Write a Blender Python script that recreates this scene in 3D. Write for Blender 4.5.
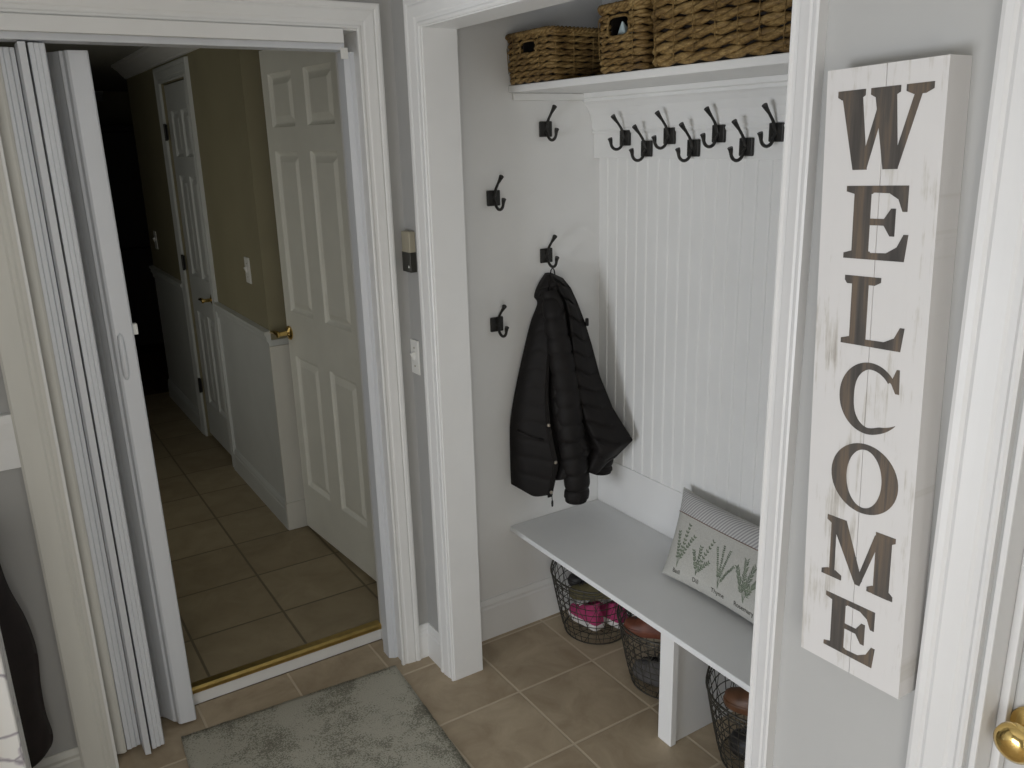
import bpy, bmesh, math, random
from mathutils import Vector, Matrix

scn = bpy.context.scene
for o in list(bpy.data.objects):
    bpy.data.objects.remove(o, do_unlink=True)
col = scn.collection
R = math.radians
random.seed(4)

# ------------------------------------------------------------------ camera, light, exposure
CAM = Vector((-1.1368, -2.4048, 1.7725))
RIGHT = Vector((0.84185164, -0.53911109, -0.02539763))
DOWN = Vector((-0.17183042, -0.22311916, -0.95952704))
FWD = Vector((0.51162498, 0.81214350, -0.28046892))
FPX = 842.15
cd = bpy.data.cameras.new('camera')
cd.sensor_width = 36.0
cd.lens = 36.0 * FPX / 1024.0
cd.clip_start = 0.02
cam = bpy.data.objects.new('camera', cd)
cam.matrix_world = Matrix(((RIGHT.x, -DOWN.x, -FWD.x, CAM.x),
                           (RIGHT.y, -DOWN.y, -FWD.y, CAM.y),
                           (RIGHT.z, -DOWN.z, -FWD.z, CAM.z),
                           (0, 0, 0, 1)))
col.objects.link(cam)
scn.camera = cam

w = bpy.data.worlds.new('world')
w.use_nodes = True
w.node_tree.nodes['Background'].inputs['Color'].default_value = (0.75, 0.85, 1.0, 1)
w.node_tree.nodes['Background'].inputs['Strength'].default_value = 0.6
scn.world = w

vs = scn.view_settings
vs.view_transform = 'Standard'
vs.look = 'None'
vs.gamma = 1.0
vs.use_curve_mapping = False
vs.exposure = 0.0


def area_light(name, loc, target, sx, sy, power, color):
    d = bpy.data.lights.new(name, 'AREA')
    d.shape = 'RECTANGLE'
    d.size, d.size_y = sx, sy
    d.energy = power
    d.color = color
    o = bpy.data.objects.new(name, d)
    o.location = loc
    o.rotation_euler = (Vector(target) - Vector(loc)).to_track_quat('-Z', 'Y').to_euler()
    col.objects.link(o)
    return o


# tall window daylight from the left; unseen fill lights added at rear and hallway
area_light('window_daylight', (-4.08, -1.70, 0.60), (0.0, -1.45, 0.75), 1.60, 1.08, 83.0, (0.90, 0.94, 1.0))
area_light('rear_fill_light', (-1.70, -3.62, 1.20), (-0.45, 0.0, 1.0), 0.9, 1.3, 20.0, (1.0, 0.97, 0.90))  # added fill for faces turned towards the rear
area_light('hall_fill_light', (-1.24, 1.60, 1.25), (0.0, 1.60, 1.20), 0.9, 1.6, 2.1, (1.0, 0.97, 0.86))  # added fill to brighten the open door and olive wall


# ------------------------------------------------------------------ helpers
class MB:
    """collects shapes and links them as ONE mesh object"""
    def __init__(s):
        s.v, s.f = [], []

    def add(s, vs_, fs):
        n = len(s.v)
        s.v += [tuple(p) for p in vs_]
        s.f += [tuple(i + n for i in f) for f in fs]
        return s

    def box(s, x0, x1, y0, y1, z0, z1):
        x0, x1 = min(x0, x1), max(x0, x1)
        y0, y1 = min(y0, y1), max(y0, y1)
        z0, z1 = min(z0, z1), max(z0, z1)
        return s.add([(x0, y0, z0), (x1, y0, z0), (x1, y1, z0), (x0, y1, z0),
                      (x0, y0, z1), (x1, y0, z1), (x1, y1, z1), (x0, y1, z1)],
                     [(0, 3, 2, 1), (4, 5, 6, 7), (0, 1, 5, 4), (1, 2, 6, 5), (2, 3, 7, 6), (3, 0, 4, 7)])

    def obox(s, c, ax, ay, az, hx, hy, hz):
        c, ax, ay, az = map(Vector, (c, ax, ay, az))
        P = []
        for k in (-1, 1):
            for i, j in ((-1, -1), (1, -1), (1, 1), (-1, 1)):
                P.append(c + ax * hx * i + ay * hy * j + az * hz * k)
        return s.add(P, [(0, 3, 2, 1), (4, 5, 6, 7), (0, 1, 5, 4), (1, 2, 6, 5), (2, 3, 7, 6), (3, 0, 4, 7)])

    def loft(s, rings, closed=True, caps=True, loop=False):
        n = len(rings[0])
        V = [p for r in rings for p in r]
        F = []
        m = len(rings)
        for i in range(m if loop else m - 1):
            a, b = i * n, ((i + 1) % m) * n
            for j in range(n if closed else n - 1):
                k = (j + 1) % n
                F.append((a + j, a + k, b + k, b + j))
        if caps and closed and not loop:
            F.append(tuple(reversed(range(n))))
            F.append(tuple((m - 1) * n + j for j in range(n)))
        return s.add(V, F)

    def tube(s, pts, r, sides=8, closed=False, caps=True, flat=1.0, up=None):
        pts = [Vector(p) for p in pts]
        m = len(pts)
        rs = r if isinstance(r, (list, tuple)) else [r] * m
        rings = []
        prev = None
        for i, p in enumerate(pts):
            if closed:
                t = pts[(i + 1) % m] - pts[i - 1]
            else:
                t = pts[min(i + 1, m - 1)] - pts[max(i - 1, 0)]
            t.normalize()
            if up is not None:
                a = Vector(up) - t * Vector(up).dot(t)
            elif prev is None:
                a = Vector((0, 0, 1)) if abs(t.z) < 0.9 else Vector((1, 0, 0))
                a = a - t * a.dot(t)
            else:
                a = prev - t * prev.dot(t)
            a.normalize()
            prev = a
            b = t.cross(a)
            rings.append([p + (a * math.cos(q) + b * flat * math.sin(q)) * rs[i]
                          for q in (2 * math.pi * k / sides for k in range(sides))])
        return s.loft(rings, True, caps, closed)

    def lathe(s, prof, c, axis=(0, 0, 1), seg=24):
        """prof: (radius, height along axis)"""
        ax = Vector(axis).normalized()
        a = Vector((0, 0, 1)) if abs(ax.z) < 0.9 else Vector((1, 0, 0))
        a = (a - ax * a.dot(ax)).normalized()
        b = ax.cross(a)
        c = Vector(c)
        rings = [[c + ax * h + (a * math.cos(2 * math.pi * k / seg) + b * math.sin(2 * math.pi * k / seg)) * max(r, 1e-4)
                  for k in range(seg)] for r, h in prof]
        return s.loft(rings, True, True)

    def prism(s, poly, f3, d0, d1):
        """poly: 2-D outline; f3(a, b, d) -> point"""
        n = len(poly)
        V = [f3(a, b, d0) for a, b in poly] + [f3(a, b, d1) for a, b in poly]
        F = [tuple(range(n)), tuple(reversed(range(n, 2 * n)))]
        for i in range(n):
            j = (i + 1) % n
            F.append((i, i + n, j + n, j))
        return s.add(V, F)

    def build(s, name, mat, parent=None, smooth=False, bevel=0, auto=None, seg=2):
        me = bpy.data.meshes.new(name)
        me.from_pydata(s.v, [], s.f)
        bm = bmesh.new()
        bm.from_mesh(me)
        bmesh.ops.recalc_face_normals(bm, faces=bm.faces)
        bm.to_mesh(me)
        bm.free()
        if smooth:
            me.polygons.foreach_set('use_smooth', [True] * len(me.polygons))
            if auto:
                try:
                    me.set_sharp_from_angle(angle=R(auto))
                except Exception:
                    pass
        me.materials.append(mat)
        o = bpy.data.objects.new(name, me)
        col.objects.link(o)
        if parent is not None:
            o.parent = parent
            o.matrix_parent_inverse = Matrix.Translation(-Vector(parent.location)) if parent.type == 'EMPTY' else Matrix.Identity(4)
        if bevel:
            b = o.modifiers.new('bevel', 'BEVEL')
            b.width = bevel
            b.segments = seg
            b.limit_method = 'ANGLE'
            b.angle_limit = R(40)
        return o


def thing(name, label, cat, loc=(0, 0, 0), group=None):
    o = bpy.data.objects.new(name, None)
    o.empty_display_size = 0.05
    o.location = loc
    col.objects.link(o)
    return tag(o, label, cat, group)


def tag(o, label, cat, group=None):
    o['label'] = label
    o['category'] = cat
    if group:
        o['group'] = group
    return o


def struct(o, label=None):
    o['kind'] = 'structure'
    if label:
        o['label'] = label
    return o


# ------------------------------------------------------------------ materials
def newmat(name):
    m = bpy.data.materials.new(name)
    m.use_nodes = True
    nt = m.node_tree
    return m, nt, nt.nodes['Principled BSDF']


def N(nt, typ, **kw):
    n = nt.nodes.new(typ)
    for k, v in kw.items():
        if k in n.inputs:
            n.inputs[k].default_value = v
        else:
            setattr(n, k, v)
    return n


def L(nt, a, b):
    nt.links.new(a, b)


def ramp(nt, fac, stops):
    r = nt.nodes.new('ShaderNodeValToRGB')
    e = r.color_ramp.elements
    while len(e) < len(stops):
        e.new(0.5)
    for i, (p, c) in enumerate(stops):
        e[i].position = p
        e[i].color = (*c, 1) if len(c) == 3 else c
    L(nt, fac, r.inputs['Fac'])
    return r.outputs['Color']


def coords(nt, kind='Object', scale=(1, 1, 1), rot=(0, 0, 0)):
    t = nt.nodes.new('ShaderNodeTexCoord')
    mp = nt.nodes.new('ShaderNodeMapping')
    mp.inputs['Scale'].default_value = scale
    mp.inputs['Rotation'].default_value = rot
    L(nt, t.outputs[kind], mp.inputs['Vector'])
    return mp.outputs['Vector']


def bump(nt, bsdf, h, strength=0.3, dist=0.002):
    b = N(nt, 'ShaderNodeBump', Strength=strength, Distance=dist)
    L(nt, h, b.inputs['Height'])
    L(nt, b.outputs['Normal'], bsdf.inputs['Normal'])


def paint(name, c, rough=0.5, var=0.04, scale=9, bumpy=0.06, metal=0.0, spec=0.5, stretch=(1, 1, 1)):
    m, nt, b = newmat(name)
    v = coords(nt, 'Object', stretch)
    n = N(nt, 'ShaderNodeTexNoise', Scale=scale, Detail=5.0)
    L(nt, v, n.inputs['Vector'])
    lo = tuple(x * (1 - var) for x in c)
    hi = tuple(min(1, x * (1 + var)) for x in c)
    L(nt, ramp(nt, n.outputs['Fac'], [(0.3, lo), (0.7, hi)]), b.inputs['Base Color'])
    b.inputs['Roughness'].default_value = rough
    b.inputs['Metallic'].default_value = metal
    b.inputs['Specular IOR Level'].default_value = spec
    if bumpy:
        n2 = N(nt, 'ShaderNodeTexNoise', Scale=scale * 14, Detail=3.0)
        L(nt, v, n2.inputs['Vector'])
        bump(nt, b, n2.outputs['Fac'], bumpy, 0.001)
    return m


M = {}
M['wall'] = paint('grey_wall_paint', (0.42, 0.418, 0.408), 0.75, 0.02, 5, 0.12)
M['white'] = paint('white_trim_paint', (0.80, 0.80, 0.79), 0.38, 0.02, 6, 0.03)
M['casing'] = paint('casing_dimmed_white', (0.64, 0.635, 0.63), 0.42, 0.02, 6, 0.03)  # trim white copied darker, standing in for weaker light on this side
M['alcove'] = paint('alcove_white_paint', (0.80, 0.80, 0.79), 0.5, 0.02, 6, 0.05)
M['bead'] = paint('beadboard_paint', (0.80, 0.80, 0.785), 0.45, 0.02, 6, 0.03)
M['bench'] = paint('bench_paint', (0.80, 0.81, 0.815), 0.40, 0.02, 6, 0.03)
M['ceil'] = paint('ceiling_paint', (0.72, 0.72, 0.71), 0.85, 0.02, 6, 0.12)
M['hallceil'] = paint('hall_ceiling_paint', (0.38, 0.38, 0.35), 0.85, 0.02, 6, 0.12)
M['entrydoor_shaded'] = paint('entry_door_shaded_white', (0.50, 0.50, 0.49), 0.45, 0.03, 8, 0.04)  # white door with its shade put into a greyer base colour
M['door'] = paint('door_paint', (0.84, 0.845, 0.785), 0.42, 0.03, 8, 0.04)
M['vinyl'] = paint('folding_door_vinyl', (0.68, 0.70, 0.735), 0.40, 0.03, 18, 0.05, stretch=(1, 1, 0.05))
M['oldwhite'] = paint('aged_white_trim', (0.66, 0.65, 0.60), 0.45, 0.05, 10, 0.05, stretch=(1, 1, 0.2))
M['olive'] = paint('olive_wall_paint', (0.27, 0.245, 0.155), 0.7, 0.04, 6, 0.10)
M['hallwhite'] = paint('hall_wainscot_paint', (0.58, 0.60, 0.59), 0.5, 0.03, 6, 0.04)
M['brass'] = paint('polished_brass', (0.80, 0.58, 0.22), 0.16, 0.05, 20, 0.0, metal=1.0)
M['brassdull'] = paint('worn_brass', (0.52, 0.38, 0.13), 0.38, 0.15, 30, 0.05, metal=1.0)
M['bronze'] = paint('oil_rubbed_bronze', (0.025, 0.024, 0.022), 0.45, 0.2, 40, 0.1, metal=0.3)
M['dark'] = paint('opening_shade', (0.012, 0.011, 0.010), 0.9, 0.1, 8, 0.0)
M['plastic'] = paint('white_plastic', (0.78, 0.78, 0.75), 0.35, 0.01, 8, 0.0)
M['beige'] = paint('beige_plastic', (0.36, 0.33, 0.25), 0.45, 0.03, 8, 0.0)
M['darkplastic'] = paint('dark_keypad_plastic', (0.035, 0.034, 0.028), 0.35, 0.05, 8, 0.0)
M['wire'] = paint('blackened_wire', (0.075, 0.070, 0.058), 0.5, 0.25, 60, 0.1, metal=0.6)
M['hutch'] = paint('dark_walnut', (0.014, 0.009, 0.006), 0.6, 0.3, 10, 0.1, stretch=(4, 4, 0.4))
M['pink'] = paint('pink_knit', (0.42, 0.045, 0.15), 0.8, 0.15, 60, 0.5)
M['rubber'] = paint('white_rubber', (0.72, 0.70, 0.68), 0.5, 0.05, 30, 0.05)
M['black_leather'] = paint('black_leather', (0.018, 0.016, 0.016), 0.5, 0.2, 40, 0.2)
M['olive_cloth'] = paint('olive_canvas', (0.12, 0.105, 0.05), 0.85, 0.15, 80, 0.5)
M['rust'] = paint('rust_leather', (0.17, 0.052, 0.028), 0.5, 0.2, 40, 0.2)
M['brown'] = paint('brown_leather', (0.15, 0.066, 0.030), 0.45, 0.25, 30, 0.2)
M['greyshoe'] = paint('grey_mesh', (0.085, 0.08, 0.078), 0.8, 0.2, 60, 0.5)
M['teal'] = paint('pale_cloth', (0.42, 0.50, 0.50), 0.8, 0.3, 25, 0.3)
M['snap'] = paint('nickel_snap', (0.45, 0.42, 0.38), 0.3, 0.05, 20, 0.0, metal=1.0)
M['redcoat'] = paint('dark_maroon_fabric', (0.012, 0.007, 0.007), 0.75, 0.3, 25, 0.5)
M['puffer'] = paint('black_nylon', (0.0085, 0.0070, 0.0066), 0.65, 0.2, 22, 0.35, spec=0.25)
M['lining'] = paint('black_lining', (0.013, 0.012, 0.013), 0.75, 0.2, 22, 0.2)
M['green'] = paint('printed_green_ink', (0.20, 0.235, 0.175), 0.9, 0.3, 90, 0.0)
M['ink'] = paint('printed_dark_ink', (0.07, 0.065, 0.055), 0.9, 0.1, 90, 0.0)
M['redthread'] = paint('red_brown_thread', (0.22, 0.12, 0.09), 0.9, 0.2, 90, 0.0)


def tile_mat(name, s, ox, oy, tile_lo, tile_hi, grout, gw, rough):
    m, nt, b = newmat(name)
    geo = N(nt, 'ShaderNodeNewGeometry')
    sep = N(nt, 'ShaderNodeSeparateXYZ')
    L(nt, geo.outputs['Position'], sep.inputs[0])

    def mth(op, a, bb=None):
        n = N(nt, 'ShaderNodeMath', operation=op)
        for i, x in enumerate((a, bb)):
            if x is None:
                continue
            if isinstance(x, (int, float)):
                n.inputs[i].default_value = x
            else:
                L(nt, x, n.inputs[i])
        return n.outputs[0]
    ds, cells = [], []
    for axis, off in (('X', ox), ('Y', oy)):
        u = mth('DIVIDE', mth('SUBTRACT', sep.outputs[axis], off), s)
        c = mth('FLOOR', u)
        fr = mth('SUBTRACT', u, c)
        ds.append(mth('MULTIPLY', mth('MINIMUM', fr, mth('SUBTRACT', 1.0, fr)), s))
        cells.append(c)
    d = mth('MINIMUM', ds[0], ds[1])
    nw = N(nt, 'ShaderNodeTexNoise', Scale=60.0, Detail=2.0)
    L(nt, geo.outputs['Position'], nw.inputs['Vector'])
    d2 = mth('ADD', d, mth('MULTIPLY', mth('SUBTRACT', nw.outputs['Fac'], 0.5), 0.0015))
    g = N(nt, 'ShaderNodeMapRange', interpolation_type='SMOOTHSTEP')
    g.inputs['From Min'].default_value = gw * 0.5
    g.inputs['From Max'].default_value = gw * 0.5 + 0.0015
    L(nt, d2, g.inputs['Value'])
    comb = N(nt, 'ShaderNodeCombineXYZ')
    L(nt, cells[0], comb.inputs[0])
    L(nt, cells[1], comb.inputs[1])
    wn = N(nt, 'ShaderNodeTexWhiteNoise', noise_dimensions='2D')
    L(nt, comb.outputs[0], wn.inputs['Vector'])
    n1 = N(nt, 'ShaderNodeTexNoise', Scale=7.0, Detail=8.0, Roughness=0.65, Distortion=0.6)
    off = N(nt, 'ShaderNodeVectorMath', operation='ADD')
    L(nt, geo.outputs['Position'], off.inputs[0])
    sc = N(nt, 'ShaderNodeVectorMath', operation='SCALE')
    sc.inputs['Scale'].default_value = 3.7
    L(nt, comb.outputs[0], sc.inputs[0])
    L(nt, sc.outputs[0], off.inputs[1])
    L(nt, off.outputs[0], n1.inputs['Vector'])
    f = mth('ADD', mth('MULTIPLY', n1.outputs['Fac'], 0.85), mth('MULTIPLY', wn.outputs['Value'], 0.18))
    c = ramp(nt, f, [(0.28, tile_lo), (0.52, tuple((a + q) / 2 for a, q in zip(tile_lo, tile_hi))), (0.75, tile_hi)])
    mix = N(nt, 'ShaderNodeMix', data_type='RGBA')
    L(nt, g.outputs[0], mix.inputs['Factor'])
    mix.inputs[6].default_value = (*grout, 1)
    L(nt, c, mix.inputs[7])
    L(nt, mix.outputs[2], b.inputs['Base Color'])
    b.inputs['Roughness'].default_value = rough
    b.inputs['Specular IOR Level'].default_value = 0.3
    h = mth('ADD', g.outputs[0], mth('MULTIPLY', n1.outputs['Fac'], 0.12))
    bump(nt, b, h, 0.6, 0.0025)
    return m


M['tile'] = tile_mat('tan_floor_tile', 0.305, 0.4482, -0.3672, (0.33, 0.255, 0.170), (0.56, 0.465, 0.335), (0.60, 0.51, 0.38), 0.0065, 0.5)
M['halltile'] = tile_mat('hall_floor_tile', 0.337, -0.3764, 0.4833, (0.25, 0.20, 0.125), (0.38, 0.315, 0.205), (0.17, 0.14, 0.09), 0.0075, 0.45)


def rug_mat():
    m, nt, b = newmat('grey_distressed_rug')
    v = coords(nt, 'Object')

    def noise(sc, det, ro, dist=0.0):
        n = N(nt, 'ShaderNodeTexNoise', Scale=sc, Detail=det, Roughness=ro, Distortion=dist)
        L(nt, v, n.inputs['Vector'])
        return n.outputs['Fac']

    def ma(a, k, c):
        n = N(nt, 'ShaderNodeMath', operation='MULTIPLY_ADD')
        L(nt, a, n.inputs[0])
        n.inputs[1].default_value = k
        if isinstance(c, float):
            n.inputs[2].default_value = c
        else:
            L(nt, c, n.inputs[2])
        return n.outputs[0]
    big, mid, fine = noise(4.5, 3.0, 0.6, 0.4), noise(26, 5.0, 0.7, 0.8), noise(190, 3.0, 0.8)
    f = ma(fine, 0.85, ma(mid, 0.40, ma(big, 0.75, 0.0)))
    L(nt, ramp(nt, f, [(0.72, (0.17, 0.165, 0.135)), (0.92, (0.27, 0.26, 0.21)), (1.08, (0.34, 0.33, 0.265)), (1.24, (0.52, 0.50, 0.42))]), b.inputs['Base Color'])
    b.inputs['Roughness'].default_value = 0.95
    b.inputs['Specular IOR Level'].default_value = 0.1
    bump(nt, b, fine, 0.9, 0.004)
    return m


M['rug'] = rug_mat()


def sign_mat():
    m, nt, b = newmat('distressed_white_board')
    v = coords(nt, 'Object', (0, 90, 5))
    a = N(nt, 'ShaderNodeTexNoise', Scale=1.0, Detail=6.0, Roughness=0.75)
    L(nt, v, a.inputs['Vector'])
    v2 = coords(nt, 'Object', (0, 14, 7))
    c = N(nt, 'ShaderNodeTexNoise', Scale=1.0, Detail=4.0, Roughness=0.6)
    L(nt, v2, c.inputs['Vector'])
    mul = N(nt, 'ShaderNodeMath', operation='MULTIPLY')
    L(nt, a.outputs['Fac'], mul.inputs[0])
    L(nt, c.outputs['Fac'], mul.inputs[1])
    L(nt, ramp(nt, mul.outputs[0], [(0.0, (0.63, 0.615, 0.605)), (0.285, (0.615, 0.60, 0.59)), (0.335, (0.53, 0.51, 0.48)), (0.44, (0.34, 0.31, 0.28))]), b.inputs['Base Color'])
    b.inputs['Roughness'].default_value = 0.65
    bump(nt, b, a.outputs['Fac'], 0.25, 0.001)
    return m


M['sign'] = sign_mat()


def letter_mat():
    m, nt, b = newmat('stained_letter_wood')
    v = coords(nt, 'Object', (55, 55, 3.2))
    a = N(nt, 'ShaderNodeTexNoise', Scale=1.0, Detail=5.0, Roughness=0.6)
    L(nt, v, a.inputs['Vector'])
    L(nt, ramp(nt, a.outputs['Fac'], [(0.34, (0.036, 0.031, 0.028)), (0.50, (0.068, 0.059, 0.051)), (0.62, (0.130, 0.095, 0.066)), (0.72, (0.062, 0.054, 0.047))]), b.inputs['Base Color'])
    b.inputs['Roughness'].default_value = 0.6
    return m


M['letter'] = letter_mat()


def rope_mat():
    m, nt, b = newmat('seagrass_rope')
    v = coords(nt, 'Object', (60, 60, 200))
    a = N(nt, 'ShaderNodeTexNoise', Scale=1.0, Detail=5.0, Roughness=0.7)
    L(nt, v, a.inputs['Vector'])
    v2 = coords(nt, 'Object', (9, 9, 16))
    a2 = N(nt, 'ShaderNodeTexNoise', Scale=1.0, Detail=2.0)
    L(nt, v2, a2.inputs['Vector'])
    s = N(nt, 'ShaderNodeMath', operation='MULTIPLY_ADD')
    L(nt, a2.outputs['Fac'], s.inputs[0])
    s.inputs[1].default_value = 0.6
    L(nt, a.outputs['Fac'], s.inputs[2])
    L(nt, ramp(nt, s.outputs[0], [(0.55, (0.06, 0.030, 0.008)), (0.80, (0.19, 0.115, 0.034)), (1.05, (0.36, 0.245, 0.095))]), b.inputs['Base Color'])
    b.inputs['Roughness'].default_value = 0.7
    bump(nt, b, a.outputs['Fac'], 0.6, 0.002)
    return m


M['rope'] = rope_mat()


def marble_mat():
    m, nt, b = newmat('white_marble_print')
    v = coords(nt, 'Object')
    n = N(nt, 'ShaderNodeTexNoise', Scale=6.0, Detail=4.0)
    L(nt, v, n.inputs['Vector'])
    mx = N(nt, 'ShaderNodeVectorMath', operation='MULTIPLY_ADD')
    L(nt, n.outputs['Color'], mx.inputs[0])
    mx.inputs[1].default_value = (0.14, 0.14, 0.14)
    L(nt, v, mx.inputs[2])
    vo = N(nt, 'ShaderNodeTexVoronoi', Scale=9.0, feature='DISTANCE_TO_EDGE')
    L(nt, mx.outputs[0], vo.inputs['Vector'])
    L(nt, ramp(nt, vo.outputs['Distance'], [(0.0, (0.30, 0.28, 0.32)), (0.02, (0.50, 0.48, 0.52)), (0.045, (0.80, 0.80, 0.79)), (1.0, (0.82, 0.82, 0.81))]), b.inputs['Base Color'])
    b.inputs['Roughness'].default_value = 0.35
    return m


M['marble'] = marble_mat()


def pillow_mat():
    m, nt, b = newmat('linen_pillow')
    v = coords(nt, 'Object', (420, 420, 420))
    w1 = N(nt, 'ShaderNodeTexNoise', Scale=1.0, Detail=2.0)
    L(nt, v, w1.inputs['Vector'])
    L(nt, ramp(nt, w1.outputs['Fac'], [(0.35, (0.46, 0.455, 0.42)), (0.65, (0.55, 0.545, 0.505))]), b.inputs['Base Color'])
    b.inputs['Roughness'].default_value = 0.9
    b.inputs['Specular IOR Level'].default_value = 0.15
    bump(nt, b, w1.outputs['Fac'], 0.3, 0.001)
    return m


def band_mat():
    m, nt, b = newmat('ticking_stripe_band')
    v = coords(nt, 'Object', (1, 1, 1), (0, R(28), R(24)))
    wv = N(nt, 'ShaderNodeTexWave', Scale=30.0, Distortion=0.8, bands_direction='Y')
    wv.inputs['Detail'].default_value = 2.0
    L(nt, v, wv.inputs['Vector'])
    L(nt, ramp(nt, wv.outputs['Fac'], [(0.40, (0.36, 0.355, 0.36)), (0.62, (0.60, 0.595, 0.58))]), b.inputs['Base Color'])
    b.inputs['Roughness'].default_value = 0.9
    b.inputs['Specular IOR Level'].default_value = 0.15
    return m


M['pillow'] = pillow_mat()
M['band'] = band_mat()


def wood_floor_mat():
    m, nt, b = newmat('dark_wood_floor')
    v = coords(nt, 'Object', (11, 1.2, 1))
    n = N(nt, 'ShaderNodeTexNoise', Scale=3.0, Detail=6.0)
    L(nt, v, n.inputs['Vector'])
    L(nt, ramp(nt, n.outputs['Fac'], [(0.3, (0.05, 0.028, 0.014)), (0.7, (0.12, 0.07, 0.035))]), b.inputs['Base Color'])
    b.inputs['Roughness'].default_value = 0.35
    return m


M['woodfloor'] = wood_floor_mat()

# ------------------------------------------------------------------ room shell
XN = -1.42                           # unseen wall stub added to shade the hallway opening's left side
XL, YR, ZC = -4.00, -3.70, 2.50      # left wall, rear wall, ceiling
HF = 0.06                            # hall floor height
struct(MB().box(XL - 0.1, 0.9, YR - 0.1, 0.18, -0.08, 0.0).build('floor', M['tile']), 'tan square ceramic tile floor of the entry and alcove')
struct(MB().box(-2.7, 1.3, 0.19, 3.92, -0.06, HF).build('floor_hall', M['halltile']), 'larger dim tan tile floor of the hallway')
struct(MB().box(-2.7, 1.3, 3.92, 7.0, -0.06, HF).build('floor_far', M['woodfloor']), 'dark wood floor of the room past the hallway')
struct(MB().box(XL - 0.1, 0.9, YR - 0.1, 0.2, ZC, ZC + 0.1).build('ceiling', M['ceil']), 'white ceiling of the entry')
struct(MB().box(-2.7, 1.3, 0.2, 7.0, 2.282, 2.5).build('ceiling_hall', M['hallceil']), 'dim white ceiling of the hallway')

# doorway wall (faces the camera, plane y = 0)
wb = MB()
wb.box(XN, -1.045, 0, 0.19, 0, ZC)
wb.box(-0.097, 0.0, 0, 0.19, 0, ZC)
wb.box(0.0, 0.104, -0.002, 0.19, 0, ZC)
wb.box(-1.045, -0.097, 0, 0.19, 2.085, ZC)
struct(wb.build('wall_back', M['wall']), 'light grey wall around the hallway opening')
# alcove wall (plane x = 0): stub, header, stretch with the sign, entry door head
wr = MB()
wr.box(0.0, 0.104, -0.185, -0.002, 0, ZC)
wr.box(0.0, 0.104, -1.471, -0.185, 2.078, ZC)
wr.box(0.0, 0.104, -1.875, -1.471, 0, ZC)
wr.box(0.0, 0.104, -2.81, -1.875, 2.085, ZC)
wr.box(0.0, 0.104, YR, -2.81, 0, ZC)
struct(wr.build('wall_right', M['wall']), 'light grey wall with the bench alcove, the sign and the entry door')
struct(MB().box(0.104, 0.90, -0.032, 0.19, 0, ZC).build('wall_alcove_left', M['alcove']), 'white left side wall of the alcove')
struct(MB().box(0.104, 0.90, -1.74, -1.62, 0, ZC).build('wall_alcove_right', M['alcove']), 'white right side wall of the alcove')
bk = MB().box(0.748, 0.90, -1.62, -0.032, 0, ZC)
struct(bk.build('wall_alcove_back', M['alcove']), 'white back wall of the alcove')
# beadboard sheet on the alcove's back wall: flat planks, a bead and a groove in every 41 mm
prof = []
y = -0.032
while y > -1.62:
    prof += [(0.7390, y), (0.7390, y - 0.0395), (0.7398, y - 0.0405), (0.7398, y - 0.0413), (0.7385, y - 0.0423), (0.7362, y - 0.0440),
             (0.7358, y - 0.0457), (0.7362, y - 0.0475), (0.7385, y - 0.0492), (0.7396, y - 0.0500)]
    y -= 0.0508
prof = [(a, max(b, -1.62)) for a, b in prof]
bb = MB()
bb.loft([[(a, b, 0.598) for a, b in prof], [(a, b, 1.705) for a, b in prof]], closed=False, caps=False)
struct(bb.build('wall_alcove_beadboard', M['bead']), 'white beadboard panelling on the back of the alcove')
# left wall with low window and added shading stub, rear wall with added window
wl = MB()
wl.box(XL - 0.1, XL, YR, -2.52, 0, ZC)
wl.box(XL - 0.1, XL, -2.52, -0.88, 0, 0.06)
wl.box(XL - 0.1, XL, -2.52, -0.88, 1.15, ZC)
wl.box(XL - 0.1, XL, -0.88, -0.53, 0, ZC)
wl.box(XL - 0.1, XN, -0.63, -0.53, 0, ZC)
wl.box(XN - 0.1, XN, -0.53, 0.19, 0, ZC)  # added stub keeping window light off the left casing
struct(wl.build('wall_left', M['wall']), 'grey left wall of the entry with an added shading stub')
wq = MB()
wq.box(XL - 0.1, -2.17, YR - 0.1, YR, 0, ZC)
wq.box(-1.23, 0.2, YR - 0.1, YR, 0, ZC)
wq.box(-2.17, -1.23, YR - 0.1, YR, 0, 0.53)
wq.box(-2.17, -1.23, YR - 0.1, YR, 1.87, ZC)
struct(wq.build('wall_rear', M['wall']), 'grey rear wall of the entry')
for i, (a, b, c, d) in enumerate([(-2.52, -0.88, 0.06, 1.15), (-2.17, -1.23, 0.53, 1.87)]):
    f = MB()
    t = 0.05
    for (p, q, r, s) in ((a, b, c, c + t), (a, b, d - t, d), (a, a + t, c, d), (b - t, b, c, d), ((a + b) / 2 - 0.015, (a + b) / 2 + 0.015, c, d)):
        if i == 0:
            f.box(XL - 0.06, XL - 0.02, p, q, r, s)
        else:
            f.box(p, q, YR - 0.09, YR - 0.05, r, s)
    struct(f.build('window_%d' % (i + 1), M['white']), 'unseen white window frame with a light behind it')  # the rear frame is made up to go with the fill light


# ------------------------------------------------------------------ casings (mitred moulding swept around an opening)
PROF = [(0.003, 0.000), (0.003, 0.010), (0.006, 0.013), (0.010, 0.013), (0.014, 0.0105), (0.022, 0.0105), (0.026, 0.013),
        (0.038, 0.0145), (0.050, 0.0165), (0.055, 0.0145), (0.059, 0.0175), (0.067, 0.019), (0.072, 0.0175), (0.073, 0.0)]


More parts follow.
